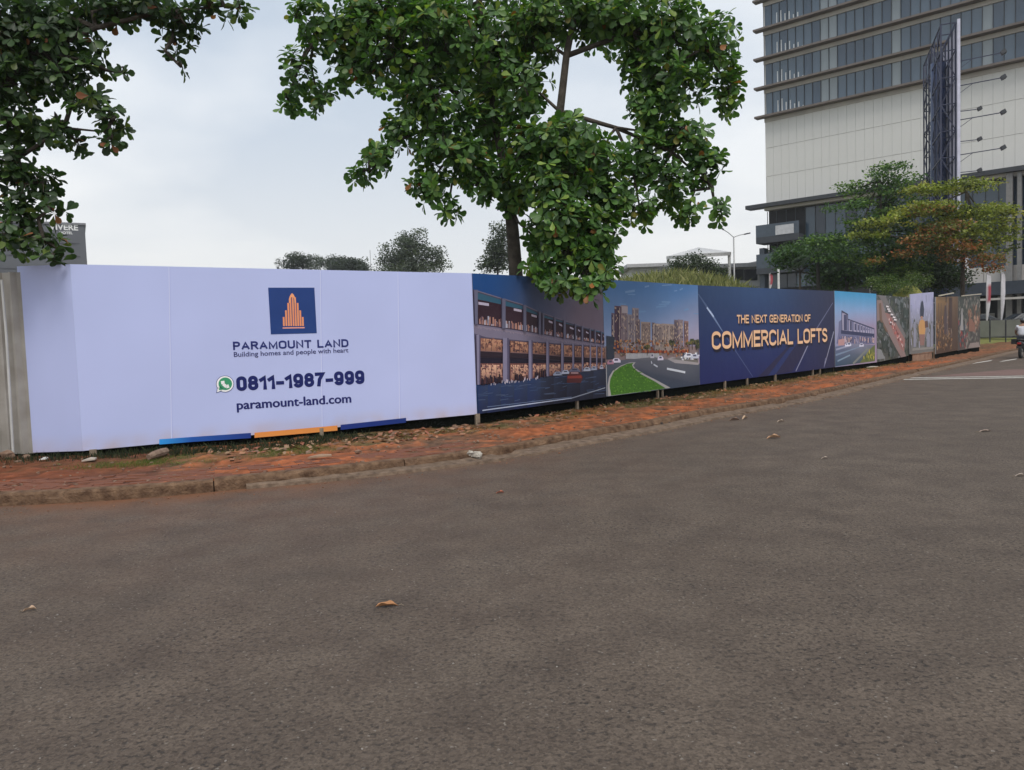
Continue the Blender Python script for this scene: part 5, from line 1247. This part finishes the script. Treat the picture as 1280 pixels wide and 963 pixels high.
b = gnd(1112, 445, .1); Yt = 47
tbx = at(1105, 400, Yt)
small_tree('terraced_tree', 'dark green tree with layered flat boughs before the tower, left of the lattice billboard', 'tree', (tbx.x, Yt, .1),
  [(tbx.x, Yt, .1), tuple(at(1105,350,Yt)), tuple(at(1102,290,Yt)), tuple(at(1100,225,Yt))],
  [L3(1112,209,Yt,26,5), L3(1090,224,Yt,22,6), L3(1120,226,Yt,30,6), L3(1060,236,Yt,26,6), L3(1110,244,Yt,34,10), L3(1060,256,Yt,28,8), L3(1120,262,Yt,40,12), L3(1095,276,Yt,40,12,wgt=1.2), L3(1145,285,Yt,34,14), L3(1070,296,Yt,34,8), L3(1110,305,Yt,44,18), L3(1060,318,Yt,48,12), L3(1110,335,Yt,46,20), L3(1150,320,Yt,30,26), L3(1030,302,Yt+1,24,8)],
  14000, .20, GD+[((.12,.20,.04), .4)], 21, flat=.7, gap=40)
small_tree('terraced_tree', 'yellow green tree with flat boughs and reddening leaves in front of the lattice billboard', 'tree', (at(1205,400,45).x, 45, .1),
  [(at(1205,400,45).x, 45, .1), tuple(at(1203,350,45)), tuple(at(1205,300,45)), tuple(at(1208,240,45))],
  [L3(1165,238,45,34,7), L3(1205,233,45,40,6), L3(1160,262,44,40,8,wgt=1.3), L3(1110,277,44,34,7), L3(1085,292,44,22,6), L3(1215,268,45,50,9,wgt=1.3), L3(1240,262,45,22,9), L3(1245,285,45,26,12,wgt=1.2), L3(1190,290,44,44,12,wgt=1.2), L3(1235,310,45,34,12), L3(1262,300,45,10,16)],
  12500, .19, GY, 22, flat=.7, gap=40)
rt = small_tree('reddened_bough', '', '', (at(1205,400,45).x, 44, .1), None,
  [L3(1165,262,43.6,26,7), L3(1180,285,43.4,32,9), L3(1155,302,43.4,28,9), L3(1200,310,43.6,34,12,wgt=1.2), L3(1140,316,43.5,18,7), L3(1225,325,44,30,9), L3(1240,338,44,14,6), L3(1098,325,43.5,10,5), L3(1190,322,43.8,14,7)],
  4200, .17, GR, 23, flat=.6)
TT = [o for o in bpy.data.objects if o.name == 'terraced_tree.001'][0]
for ch in list(rt.children): ch.parent = TT; ch.location = Vector(rt.location)-Vector(TT.location); ch.name = 'red_foliage'
bpy.data.objects.remove(rt)
# dark shaded mass and hedge under them
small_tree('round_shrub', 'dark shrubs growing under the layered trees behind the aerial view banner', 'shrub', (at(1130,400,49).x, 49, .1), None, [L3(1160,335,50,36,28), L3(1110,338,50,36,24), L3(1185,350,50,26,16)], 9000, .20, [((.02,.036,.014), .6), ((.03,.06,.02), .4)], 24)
small_tree('clipped_hedge', 'light green rounded hedge top showing above the loft and aerial banners', 'hedge', (at(1115,400,42).x, 42, .1), None, [L3(1100,352,42,20,8), L3(1140,352,42,26,10), L3(1125,362,41,30,8)], 5200, .09, [((.06,.11,.02), .5), ((.10,.14,.03), .4), ((.03,.05,.015), .2)], 25)
mnd = MB(); c = at(1135, 362, 41); mnd.blob((c.x, 41, 2.0), (1.1, 1.0, 1.75), 3, jit=.05, n=9); tag(mnd.build('grassy_hump', MATS['lawn_grass'], smooth=True), 'small yellow green grassy hump in the hedge behind the aerial banner', 'mound')
# palm
def palm(px, pyc, Y, label, scale=1.0, seed=1):
    rg = random.Random(seed); c = at(px, pyc, Y); root = empty('palm_tree', (c.x, Y, .1), 0, label, 'palm tree')
    mb = MB(); mb.tube([(0,0,0),(.05,0,(c.z-.1)*.5),(0,0,c.z-.1)], [.16,.13,.11], 8); mb.build('trunk', mat('palm_trunk', (.05,.045,.04), .9, bump=1), root, smooth=True)
    for k in range(16):
        az = k*2.4+rg.uniform(-.2,.2); el = rg.uniform(-.1, 1.1); Lr = rg.uniform(1.6, 2.2)*scale; pts = []
        for i in range(8):
            t = i/7; r_ = Lr*t*math.cos(el)*(1-.12*t); z = Lr*t*math.sin(el)-1.35*scale*t*t*(1.0 if el > .4 else .8); pts.append(Vector((r_*math.cos(az), r_*math.sin(az), c.z-.1+z)))
        fm = MB(); fm.tube(pts, [.02]*8, 3, c=(.03,.045,.015))
        for i in range(1, 8):
            for sub in (0, .33, .66):
                p = pts[i-1].lerp(pts[i], sub); d = (pts[i]-pts[i-1]).normalized(); sd_ = d.cross(Vector((0,0,1))).normalized()
                for s_ in (-1, 1):
                    ln = .5*scale*(1-abs((i+sub)/8-.45)); q = p+sd_*s_*ln+Vector((0,0,-.3*ln))+d*.15; wv = d*.035
                    t_ = rg.uniform(.7,1.3); fm.add([p-wv, p+wv, q], [(0,1,2)], (.022*t_,.045*t_,.016*t_))
        fm.build('frond', MSMALL, root)
    return root
palm(1022, 322, 50, 'dark drooping palm before the tower corner, left of the layered trees', 1.05, 3)
palm(1058, 335, 52, 'smaller dark palm close beside the layered trees', .95, 5)
small_tree('leafy_tree', 'dark leafy tree left of the layered trees, covering the tower balconies', 'tree', (at(1000,400,53).x, 53, .1), [(at(1000,400,53).x, 53, .1), tuple(at(1000,340,53))], [L3(995,318,53,30,10), L3(1035,310,53,28,12), L3(1045,345,53,34,18), L3(980,328,53,14,7)], 8000, .22, GD, 26)
# far trees on the left skyline
FAR = [((.06,.08,.05), .5), ((.08,.10,.06), .3), ((.04,.06,.04), .2)]
Yf = 120; c = at(515, 400, Yf)
small_tree('skyline_tree', 'tall round airy tree on the skyline above the white banner', 'tree', (c.x, Yf, .1), [(c.x, Yf, .1), tuple(at(517,345,Yf)), tuple(at(515,318,Yf))],
  [L3(515,302,Yf,20,12), L3(497,315,Yf,18,12), L3(535,314,Yf,18,13), L3(513,325,Yf,28,12), L3(548,328,Yf,12,12), L3(483,328,Yf,10,9), L3(515,340,Yf,44,9)], 13000, .36, FAR, 31, r=.4, gap=110, spread=2.0)
c = at(622, 400, 90)
small_tree('skyline_tree', 'airy tall tree on the skyline just left of the big trunk', 'tree', (c.x, 90, .1), [(c.x, 90, .1), tuple(at(622,330,90))],
  [L3(628,292,90,11,12), L3(620,308,90,13,12), L3(626,325,90,17,12), L3(608,332,90,12,7)], 4500, .30, FAR, 32, r=.25, gap=90, spread=2.0)
for (px, w_, py, Y, lbl, sd_) in ((378,34,325,150,'wide low treetop, leftmost of the skyline trees above the white banner',33),(425,22,328,150,'low flat treetop between the leftmost one and the antenna on the skyline',34),(447,12,331,150,'small treetop right beside the thin antenna on the skyline',35)):
    c = at(px, 400, Y); small_tree('skyline_tree', lbl, 'tree', (c.x, Y, .1), [(c.x, Y, .1), tuple(at(px, py+4, Y))], [L3(px-w_*.35,py,Y,w_*.6,5), L3(px+w_*.35,py+1,Y,w_*.6,4), L3(px,py+7,Y,w_,6)], 4200, .40, [((.045,.06,.045), .6), ((.06,.08,.055), .4)], sd_, r=.4, gap=120, spread=1.9)
p = at(462.5, 313, 140); mb = MB(); mb.tube([(p.x, 140, 0), (p.x, 140, p.z)], .05, 5); tag(mb.build('antenna', MSTEEL), 'thin antenna mast on the skyline above the white banner', 'antenna')
c = at(868, 400, 72)
small_tree('bushy_tree', 'dark bushy tree below the canopy roof, behind the mound', 'tree', (c.x, 72, .1), [(c.x, 72, .1), tuple(at(868,345,72))], [L3(858,332,72,20,9), L3(880,335,72,18,9), L3(868,325,72,13,5), L3(845,340,72,14,7), L3(895,343,72,12,7)], 4200, .22, [((.04,.06,.03), .5), ((.055,.08,.035), .3), ((.03,.045,.025), .3)], 36)
# ---- weedy mound
mb = MB(); gx, gy = 40, 14; mY = 56; xa, xb_ = at(745,350,mY).x, at(950,350,mY).x; prof = [(745,352),(785,342),(820,336),(850,334),(880,338),(905,343),(925,352),(950,362)]
def ridge(x):
    px = 745+(x-xa)/(xb_-xa)*205; y = pw(prof, px); return at(px, y, mY).z-.95
for j in range(gy):
    for i in range(gx):
        x = xa+(xb_-xa)*i/(gx-1); t = j/(gy-1); z = (ridge(x)-.0)*math.sin(min(1, t*2)*PI/2 if t < .5 else (1-t)*2*PI/2)*(1 if 0 < i < gx-1 else 0)+noise.noise(Vector((x*.6, t*6, 1)))*.25
        mb.v.append((x, mY-9+18*t, max(-.05, z) if 0 < j < gy-1 else -.05))
for j in range(gy-1):
    for i in range(gx-1): mb.f.append((j*gx+i, j*gx+i+1, (j+1)*gx+i+1, (j+1)*gx+i))
mb.mi = [0]*len(mb.f); mb.build('mound', MFIELD, smooth=True, kind='structure')
GV = np.array([(-.03,0,0),(.03,0,0),(.02,.02,.55),(0,.1,1)], float); GF = [(0,1,2),(0,2,3)]
def blades(name, label, cat, P, H, pal, seed, m=MGRASS, wid=1.0, base=(0,0,0)):
    rs = np.random.default_rng(seed); n = len(P); az = rs.random(n)*2*PI; c, s = np.cos(az), np.sin(az); le = rs.normal(0, .35, n)
    V = np.tile(GV, (n, 1, 1)); V[:, :, 0] *= wid; V[:, :, 1] += (V[:, :, 2]**2)*le[:, None]; V = V*H[:, None, None]
    X = V[:, :, 0]*c[:, None]-V[:, :, 1]*s[:, None]; Y = V[:, :, 0]*s[:, None]+V[:, :, 1]*c[:, None]; V = np.stack([X, Y, V[:, :, 2]], 2)+P[:, None, :]
    pc = np.array([p[0] for p in pal]); pp = np.array([p[1] for p in pal], float); pp /= pp.sum(); C = pc[rs.choice(len(pal), size=n, p=pp)]*rs.uniform(.7, 1.3, n)[:, None]
    o = np_mesh(name, V, 4, GF, C, m, None, kind='stuff'); return tag(o, label, cat)
rs = np.random.default_rng(2); n = 26000; X = rs.uniform(xa, xb_, n); T = rs.uniform(.02, .75, n)
Z = np.array([ridge(x)*math.sin(min(1, t*2)*PI/2 if t < .5 else (1-t)*2*PI/2) for x, t in zip(X, T)])-.1
blades('tall_weeds', 'tall yellow green weeds covering the mound behind the hoarding', 'weeds', np.stack([X, mY-9+18*T, Z], 1), rs.uniform(.3, .85, n)*rs.choice([1,1,1,1.4], n), [((.20,.21,.075), .4), ((.29,.28,.12), .35), ((.12,.14,.05), .25)], 5, wid=1.6)
# ---- grass, litter and stones of the verge
def verge_pts(n, x0, x1, o0, o1, seed, clump=0.25):
    rg = random.Random(seed); s0, s1 = arc[near_idx(x0)], arc[near_idx(x1)]; outp = []
    nc = max(1, n//40); cc = [(rg.uniform(s0, s1), rg.uniform(o0, o1)) for _ in range(nc)]
    for k in range(n):
        c_ = cc[rg.randrange(nc)]; s = c_[0]+rg.gauss(0, clump); o = c_[1]+rg.gauss(0, .12); P, n0 = at_arc(min(max(s, 0), arc[-1]-1)); p = P+n0*min(max(o, .3), 4); outp.append((p.x, p.y, .10))
    return np.array(outp)
G1 = [((.085,.13,.022), .45), ((.13,.16,.03), .3), ((.20,.17,.06), .25)]
G2 = [((.22,.17,.08), .4), ((.16,.14,.05), .3), ((.08,.10,.025), .3)]
p = verge_pts(15000, -5.4, -1.6, 1.75, 2.5, 1, .22); blades('verge_grass', 'short green grass in front of the white banner', 'grass', p, np.random.default_rng(1).uniform(.015, .045, len(p)), G1, 6, wid=1.3)
p = verge_pts(12000, -2.5, 3.2, 1.9, 3.0, 2, .3); blades('dry_grass', 'thin dry grass under the lit shop row banner', 'grass', p, np.random.default_rng(2).uniform(.015, .05, len(p)), G2, 7, wid=1.2)
p = verge_pts(14000, 3.0, 16.5, 1.7, 2.7, 3, .45); blades('verge_weeds', 'dry weeds along the foot of the navy and aerial banners', 'grass', p, np.random.default_rng(3).uniform(.02, .085, len(p)), G2, 8, wid=1.3)
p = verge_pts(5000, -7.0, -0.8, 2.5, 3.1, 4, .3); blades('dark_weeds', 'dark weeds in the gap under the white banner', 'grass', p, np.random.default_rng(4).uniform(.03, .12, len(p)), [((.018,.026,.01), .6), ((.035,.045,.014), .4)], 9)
MSTN = mat('stone', (.15, .085, .055), .95, nscale=9, color2=(.27, .18, .125), bump=.6)
def scatter(name, label, n, x0, x1, o0, o1, sz, seed, m, flat=.6, z=.11):
    rg = random.Random(seed); mb = MB(); s0, s1 = arc[near_idx(x0)], arc[near_idx(x1)]
    for k in range(n):
        P, n0 = at_arc(rg.uniform(s0, s1)); p = P+n0*rg.uniform(o0, o1); r_ = sz*rg.uniform(.4, 1)*(2.0 if rg.random() < .04 else 1); mb.blob((p.x, p.y, z+r_*.2), (r_*rg.uniform(.7,1.3), r_*rg.uniform(.7,1.3), r_*flat), k, n=4)
    return tag(mb.build(name, m), label, 'stones', kind='stuff')
scatter('gravel', 'small stones and soil crumbs scattered on the red verge', 1500, -7.5, 20, .25, 2.9, .026, 5, MSTN)
scatter('soil_crumbs', 'crumbs of red soil lying along the kerb and gutter', 600, -6, 17, -.5, -.02, .011, 6, mat('soil_crumb', (.14,.06,.032), .95, color2=(.26,.13,.075)), z=.002)
# fine chips loose on the asphalt
rg = random.Random(9); mb = MB()
for k in range(420):
    y = rg.uniform(2.3, 9); x = rg.uniform(-.75, .75)*y; r_ = rg.uniform(.002, .005)*(1.5 if rg.random() < .06 else 1); mb.blob((x, y, r_*.4), (r_, r_*rg.uniform(.7,1.2), r_*.6), k, n=4)
tag(mb.build('road_grit', mat('grit', (.14, .125, .115), .9, nscale=40, color2=(.30, .27, .24))), 'fine loose grit scattered over the asphalt', 'grit', kind='stuff')
# named stones and rubbish on the verge
def rock(px, py, r_, label, m=MSTN, z=.12, squash=.7, seed=1):
    p = gnd(px, py, z); mb = MB(); mb.blob((0,0,r_*squash*.6), (r_, r_*.8, r_*squash), seed, jit=.3, n=6); o = mb.build('stone', m); o.location = (p.x, p.y, z); return tag(o, label, 'stone')
mb = MB(); p = gnd(195, 573, .13); mb.tube([(-.02,-.17,.05),(0,-.06,.065),(.01,.1,.07),(.03,.24,.07)], [.035,.05,.055,.05], 9); o = mb.build('log_stub', mat('old_wood', (.16,.10,.07), .95, nscale=12, bump=1, color2=(.30,.21,.15))); o.location = (p.x, p.y, .12); tag(o, 'short weathered log stub lying in the grass under the white banner', 'log')
rock(10, 572, .10, 'pale stone at the foot of the beige sheet fence', seed=2); rock(33, 574, .06, 'small stone between the sheet fence and the white banner', seed=3)
rock(722, 511, .075, 'reddish stone below the lit shop row banner', seed=4, m=mat('red_stone', (.30,.12,.07), .95, color2=(.42,.2,.13))); rock(770, 505, .06, 'reddish stone lying left of the apartment banner stakes', seed=5, m=MATS['red_stone'])
rock(596, 572, .07, 'broken pale lump of concrete on the kerb under the big tree', m=mat('broken_concrete', (.35,.31,.26), .9, nscale=14, bump=1, color2=(.5,.46,.4)), z=.06, seed=6); rock(588, 569, .05, 'smaller pale concrete chip beside the broken lump on the kerb', m=MATS['broken_concrete'], z=.12, seed=7)
rock(826, 533, .06, 'dark stone lying in the gutter under the apartment banner', m=mat('dark_stone', (.05,.04,.035), .95), z=.02, seed=8); rock(836, 531, .04, 'smaller dark stone beside the other one in the gutter', m=MATS['dark_stone'], z=.02, seed=9)
def slab(px, py, w_, d_, label, c=(.5,.45,.38), z=.14, rz=.2):
    p = gnd(px, py, z); mb = MB(); mb.add([(-w_/2,-d_/2,0),(w_/2,-d_/2*.8,.01),(w_/2*.9,d_/2,.012),(0,d_/2*1.1,.02),(-w_/2*.8,d_/2*.7,.0),(-w_/2,-d_/2,.018),(w_/2,-d_/2*.8,.028),(w_/2*.9,d_/2,.03),(0,d_/2*1.1,.038),(-w_/2*.8,d_/2*.7,.018)],
        [(4,3,2,1,0),(5,6,7,8,9),(0,1,6,5),(1,2,7,6),(2,3,8,7),(3,4,9,8),(4,0,5,9)]); o = mb.build('scrap', mat('scrap_'+label.split()[0]+str(px), c, .8, nscale=12)); o.location = (p.x, p.y, z); o.rotation_euler.z = rz; return tag(o, label, 'scrap')
slab(1083, 459.5, .75, .35, 'pale flat scrap sheet on the soil below the loft row banner'); slab(400, 572, .30, .08, 'thin broken lath on the grass under the orange strip', (.3,.2,.13)); slab(112, 576, .16, .12, 'pale rubbish scrap at the foot of the first stake', (.42,.36,.3)); slab(55, 575, .10, .05, 'small white scrap on the red soil at far left', (.6,.58,.55))
# dry leaves on the road and verge
def dry_leaf(px, py, L_, label, c=(.30,.17,.09), rz=0, curl=1.0, z=0.0, seed=0):
    rg = random.Random(seed); p = gnd(px, py, z); mb = MB(); n = 9
    for i in range(n):
        t = i/(n-1); w_ = .30*math.sin(PI*min(1, t*1.02))**.7*(.6+.6*t)*(1+rg.uniform(-.15,.15)) if 0 < i < n-1 else .01; zc = .10*curl*.6*math.sin(t*PI)*(1-t*.4)+.03*curl*t
        for s_ in (-1, -.5, 0, .5, 1): mb.v.append(((t-.5)*L_, s_*w_*L_*.55, (zc+abs(s_)**1.6*w_*.75*curl*(1+.3*math.sin(t*9+s_)))*L_+.003))
    for i in range(n-1):
        for q in range(4): a = i*5+q; mb.f.append((a, a+1, a+6, a+5))
    mb.mi = [0]*len(mb.f); r = empty('dry_leaf', (p.x, p.y, z), rz, label, 'leaf')
    mb.build('blade', mat('dry_leaf_%d' % seed, c, .8, nscale=30, color2=tuple(v*1.5 for v in c), bump=.4), r, smooth=True)
    mb = MB(); mb.tube([(-.5*L_,0,.006),(-.62*L_,.02*L_,.014),(-.72*L_,.05*L_,.004)], .0028, 4); mb.build('stalk', MPOST, r); return r
dry_leaf(484, 759, .135, 'curled brown leaf in the middle of the near asphalt', (.33,.16,.07), rz=PI+.12, seed=1, curl=.8)
dry_leaf(37, 764, .075, 'small pale crumpled leaf at the left of the near asphalt', (.36,.25,.17), rz=.5, seed=2, curl=1.2)
dry_leaf(967, 548.5, .22, 'tan curled leaf on the asphalt below the navy banner', (.36,.22,.13), rz=.15, seed=3)
dry_leaf(931, 524, .22, 'pale crumpled leaf, upper one of the pair near the gutter', (.42,.30,.20), rz=.9, seed=4); dry_leaf(918, 526, .18, 'dark brown leaf beside the pale crumpled one near the gutter', (.16,.10,.07), rz=.0, seed=5)
dry_leaf(976, 528, .16, 'small whitish leaf right of the crumpled pair', (.34,.27,.21), rz=.4, seed=6); dry_leaf(1031, 574, .10, 'tiny whitish leaf alone in the middle of the road', (.34,.28,.23), rz=.2, seed=7)
dry_leaf(1231, 540, .20, 'grey brown leaf lying flat near the right side of the road', (.26,.20,.16), rz=.2, seed=8, curl=.5); dry_leaf(1275, 596, .11, 'pale leaf cut by the right edge of the picture', (.30,.25,.21), rz=.1, seed=9)
dry_leaf(625, 617, .09, 'small reddish leaf on the asphalt below the big tree', (.30,.10,.06), rz=.3, seed=10); dry_leaf(987, 502.5, .2, 'pale leaf caught against the gutter below the navy banner', (.45,.37,.28), rz=.6, seed=11)
rg = random.Random(31)
lf_me = None; mb = MB()
for k in range(950):
    s = rg.uniform(arc[near_idx(-3.5)], arc[near_idx(14)]); P, n0 = at_arc(s); p = P+n0*rg.choice([rg.uniform(1.5, 2.7), rg.uniform(2.0, 2.8)]); L_ = rg.uniform(.05, .16); az = rg.uniform(0, 6.28); d = Vector((math.cos(az), math.sin(az), rg.uniform(-.1,.3))); q = Vector((-d.y, d.x, rg.uniform(-.3,.3)))
    cc = rg.choice([(.30,.15,.08),(.22,.11,.06),(.27,.17,.10),(.16,.09,.055),(.28,.10,.055)]); pz = Vector((p.x, p.y, .125+rg.uniform(0,.02)))
    mb.add([pz-d*L_*.5, pz+q*L_*.25+Vector((0,0,.015)), pz+d*L_*.5+Vector((0,0,.01)), pz-q*L_*.25], [(0,1,2),(0,2,3)], cc)
tag(mb.build('leaf_litter', mat('litter', rough=.9, attr=True, var=.2, nscale=15)), 'dead leaves scattered on the soil under the hoarding', 'leaf litter', kind='stuff')
# ================================================================ RIDER AND SCOOTER (right edge of the frame)
pr = gnd(1279.5, 447.5); YR = pr.y
hd = math.atan2(.72, .69)      # rides away, along the road
sc_ = empty('motor_scooter', (pr.x, pr.y, 0), hd-PI/2, 'dark scooter ridden away from the camera at the right edge', 'motorcycle')
# local +y forward
MBK = mat('black_plastic', (.015,.015,.017), .4, spec=.5); MRUB = mat('tyre_rubber', (.018,.018,.018), .9); MCHR = mat('chrome', (.6,.6,.6), .25, metal=1)
def wheel(y, r_):
    mb = MB(); mb.tube([(-.055,y,r_),(-.045,y,r_),(.045,y,r_),(.055,y,r_)], [r_-.03, r_, r_, r_-.03], 22); wv = mb.build('wheel', MRUB, sc_, smooth=False)
    mb = MB(); mb.tube([(-.058,y,r_),(.058,y,r_)], r_*.6, 16); mb.build('rim', MCHR, wv)
wheel(-.6, .27); wheel(.68, .27)
mb = MB()   # tail body and seat base: lofted sections
def loft(secs, n=10):
    mb = MB()
    for (y, zc, hw, hh) in secs:
        for k in range(n): t = 2*PI*k/n; mb.v.append((hw*math.cos(t), y, zc+hh*math.sin(t)))
    for i in range(len(secs)-1):
        for k in range(n): k2 = (k+1) % n; mb.f.append((i*n+k, i*n+k2, (i+1)*n+k2, (i+1)*n+k))
    mb.f.append(tuple(range(n-1,-1,-1))); mb.f.append(tuple((len(secs)-1)*n+k for k in range(n))); mb.mi = [0]*len(mb.f); return mb
loft([(-.92,.70,.05,.04),(-.80,.66,.12,.10),(-.55,.58,.16,.16),(-.2,.48,.17,.17),(.05,.36,.16,.12),(.3,.30,.17,.06),(.45,.42,.16,.12)]).build('body', MBK, sc_, smooth=True)
loft([(.42,.35,.14,.10),(.5,.6,.20,.18),(.5,.85,.17,.14),(.46,.98,.10,.06)]).build('front_shield', MBK, sc_, smooth=True)
loft([(-.78,.80,.10,.035),(-.5,.80,.15,.05),(-.15,.75,.13,.05),(.08,.74,.08,.04)]).build('seat', mat('seat_vinyl', (.02,.02,.02), .6), sc_, smooth=True)
mb = MB(); mb.tube([(-.34,.36,1.0),(-.12,.45,1.03),(.12,.45,1.03),(.34,.36,1.0)], .018, 6); hb2 = mb.build('handlebar', MCHR, sc_)
for s_ in (-1, 1): mb = MB(); mb.tube([(s_*.2,.44,1.03),(s_*.26,.46,1.18)], .008, 5); mb.blob((s_*.29,.46,1.22), (.06,.02,.04), 2, jit=.05, n=6); mb.build('mirror', MBK, sc_)
mb = MB().box(-.07, .07, -.93, -.89, .62, .70).build('tail_light', mat('red_lens', (.35,.02,.02), .3), sc_)
MB().box(-.11, .11, -.91, -.90, .44, .54).build('number_plate', mat('plate_dark', (.03,.03,.03), .6), sc_)
loft([(-.82,.46,.06,.02),(-.7,.5,.08,.03),(-.45,.53,.08,.03)]).build('mudguard', MBK, sc_)
mb = MB(); mb.tube([(.16,-.15,.28),(.18,-.5,.30),(.2,-.8,.36)], [.025,.05,.055], 10); mb.build('exhaust', MCHR, sc_, smooth=True)
# rider: one skinned body
rd_ = empty('person', (pr.x, pr.y, 0), hd-PI/2, 'rider in a white shirt, dark trousers and black helmet sitting on the scooter', 'person')
def skin(name, V, E, Rr, m, parent, sub=2):
    me = bpy.data.meshes.new(name); me.from_pydata([Vector(v) for v in V], E, []); o = bpy.data.objects.new(name, me); col.objects.link(o)
    md = o.modifiers.new('s', 'SKIN'); 
    for i, r_ in enumerate(Rr): me.skin_vertices[0].data[i].radius = (r_, r_) if isinstance(r_, (int, float)) else r_
    me.skin_vertices[0].data[0].use_root = True
    sb = o.modifiers.new('u', 'SUBSURF'); sb.levels = sub; sb.render_levels = sub
    dg = bpy.context.evaluated_depsgraph_get(); dg.update(); m2 = bpy.data.meshes.new_from_object(o.evaluated_get(dg)); bpy.data.objects.remove(o)
    m2.materials.clear(); m2.materials.append(m); m2.polygons.foreach_set('use_smooth', [True]*len(m2.polygons)); m2.name = name
    return link(name, m2, parent)
V = [(0,-.28,.90),(0,-.27,1.08),(0,-.22,1.26),(0,-.17,1.38),(0,-.13,1.46),(0,-.09,1.56),
     (.12,-.26,.88),(.17,.02,.86),(.19,.16,.84),(.17,.12,.60),(.16,.10,.36),(.16,.22,.32),
     (-.12,-.26,.88),(-.17,.02,.86),(-.19,.16,.84),(-.17,.12,.60),(-.16,.10,.36),(-.16,.22,.32),
     (.19,-.17,1.37),(.28,-.05,1.18),(.32,.16,1.08),(.33,.32,1.04),(-.19,-.17,1.37),(-.28,-.05,1.18),(-.32,.16,1.08),(-.33,.32,1.04)]
E_ = [(0,1),(1,2),(2,3),(3,4),(4,5),(0,6),(6,7),(7,8),(8,9),(9,10),(10,11),(0,12),(12,13),(13,14),(14,15),(15,16),(16,17),(3,18),(18,19),(19,20),(20,21),(3,22),(22,23),(23,24),(24,25)]
Rr = [(.17,.12),(.15,.11),(.17,.12),(.16,.10),.06,.07,.095,.085,.07,.058,.042,.04,.095,.085,.07,.058,.042,.04,.06,.048,.038,.026,.06,.048,.038,.026]
MSK = mat('skin', (.30,.17,.11), .6)
skin('body', V, E_, Rr, MSK, rd_)
skin('shirt', [(0,-.28,.93),(0,-.27,1.08),(0,-.22,1.26),(0,-.17,1.38),(.19,-.17,1.37),(.26,-.07,1.22),(-.19,-.17,1.37),(-.26,-.07,1.22)], [(0,1),(1,2),(2,3),(3,4),(4,5),(3,6),(6,7)],
     [(.20,.15),(.18,.14),(.20,.145),(.175,.12),.085,.075,.085,.075], mat('white_shirt', (.55,.56,.60), .8, nscale=8, bump=.5, bscale=9), rd_)
skin('trousers', [(0,-.28,.88),(.12,-.26,.87),(.17,.02,.86),(.19,.16,.83),(.17,.12,.60),(.16,.10,.40),(-.12,-.26,.87),(-.17,.02,.86),(-.19,.16,.83),(-.17,.12,.60),(-.16,.10,.40)],
     [(0,1),(1,2),(2,3),(3,4),(4,5),(0,6),(6,7),(7,8),(8,9),(9,10)], [(.18,.13),.115,.10,.088,.075,.06,.115,.10,.088,.075,.06], mat('dark_trousers', (.018,.02,.028), .9), rd_)
MSH = mat('shoe', (.02,.02,.02), .6)
for s_ in (-1, 1):
    mb = MB(); mb.blob((s_*.16,.2,.325), (.045,.13,.045), 1, jit=.03, n=7); mb.build('shoe', MSH, rd_, smooth=True)
    for k in range(4): 
        x = s_*(.30+.018*k); mb = MB(); mb.tube([(x,.33,1.05),(x,.39,1.05),(x,.395,1.02),(x,.36,1.0)], [.010,.0095,.009,.008], 6); mb.build('finger', MSK, rd_, smooth=True)
    mb = MB(); mb.tube([(s_*.29,.32,1.03),(s_*.28,.36,1.01),(s_*.30,.375,.99)], [.011,.010,.008], 6); mb.build('thumb', MSK, rd_, smooth=True)
mb = MB(); mb.blob((0,-.08,1.62), (.128,.148,.14), 3, jit=.01, n=9); mb.build('helmet', mat('helmet_black', (.015,.015,.018), .2, coat=.6), rd_, smooth=True)
mb = MB(); mb.blob((0,.02,1.58), (.075,.07,.085), 3, jit=.02, n=7); mb.build('face', MSK, rd_, smooth=True)
mb = MB(); mb.box(-.37, -.13, -.52, -.18, .62, .84); o = mb.build('shoulder_bag', mat('bag_black', (.015,.015,.017), .8), rd_)

# ================================================================ thin haze
hm = bpy.data.materials.new('haze_air'); hm.use_nodes = True; t = hm.node_tree; t.nodes.clear()
ho = t.nodes.new('ShaderNodeOutputMaterial'); hv = t.nodes.new('ShaderNodeVolumePrincipled')
hv.inputs['Color'].default_value = (.93, .95, 1, 1); hv.inputs['Density'].default_value = .0004; hv.inputs['Anisotropy'].default_value = .3
t.links.new(hv.outputs[0], ho.inputs['Volume'])
MB().box(-905, 905, -305, 1505, -1.1, 62).build('haze', hm, kind='stuff')
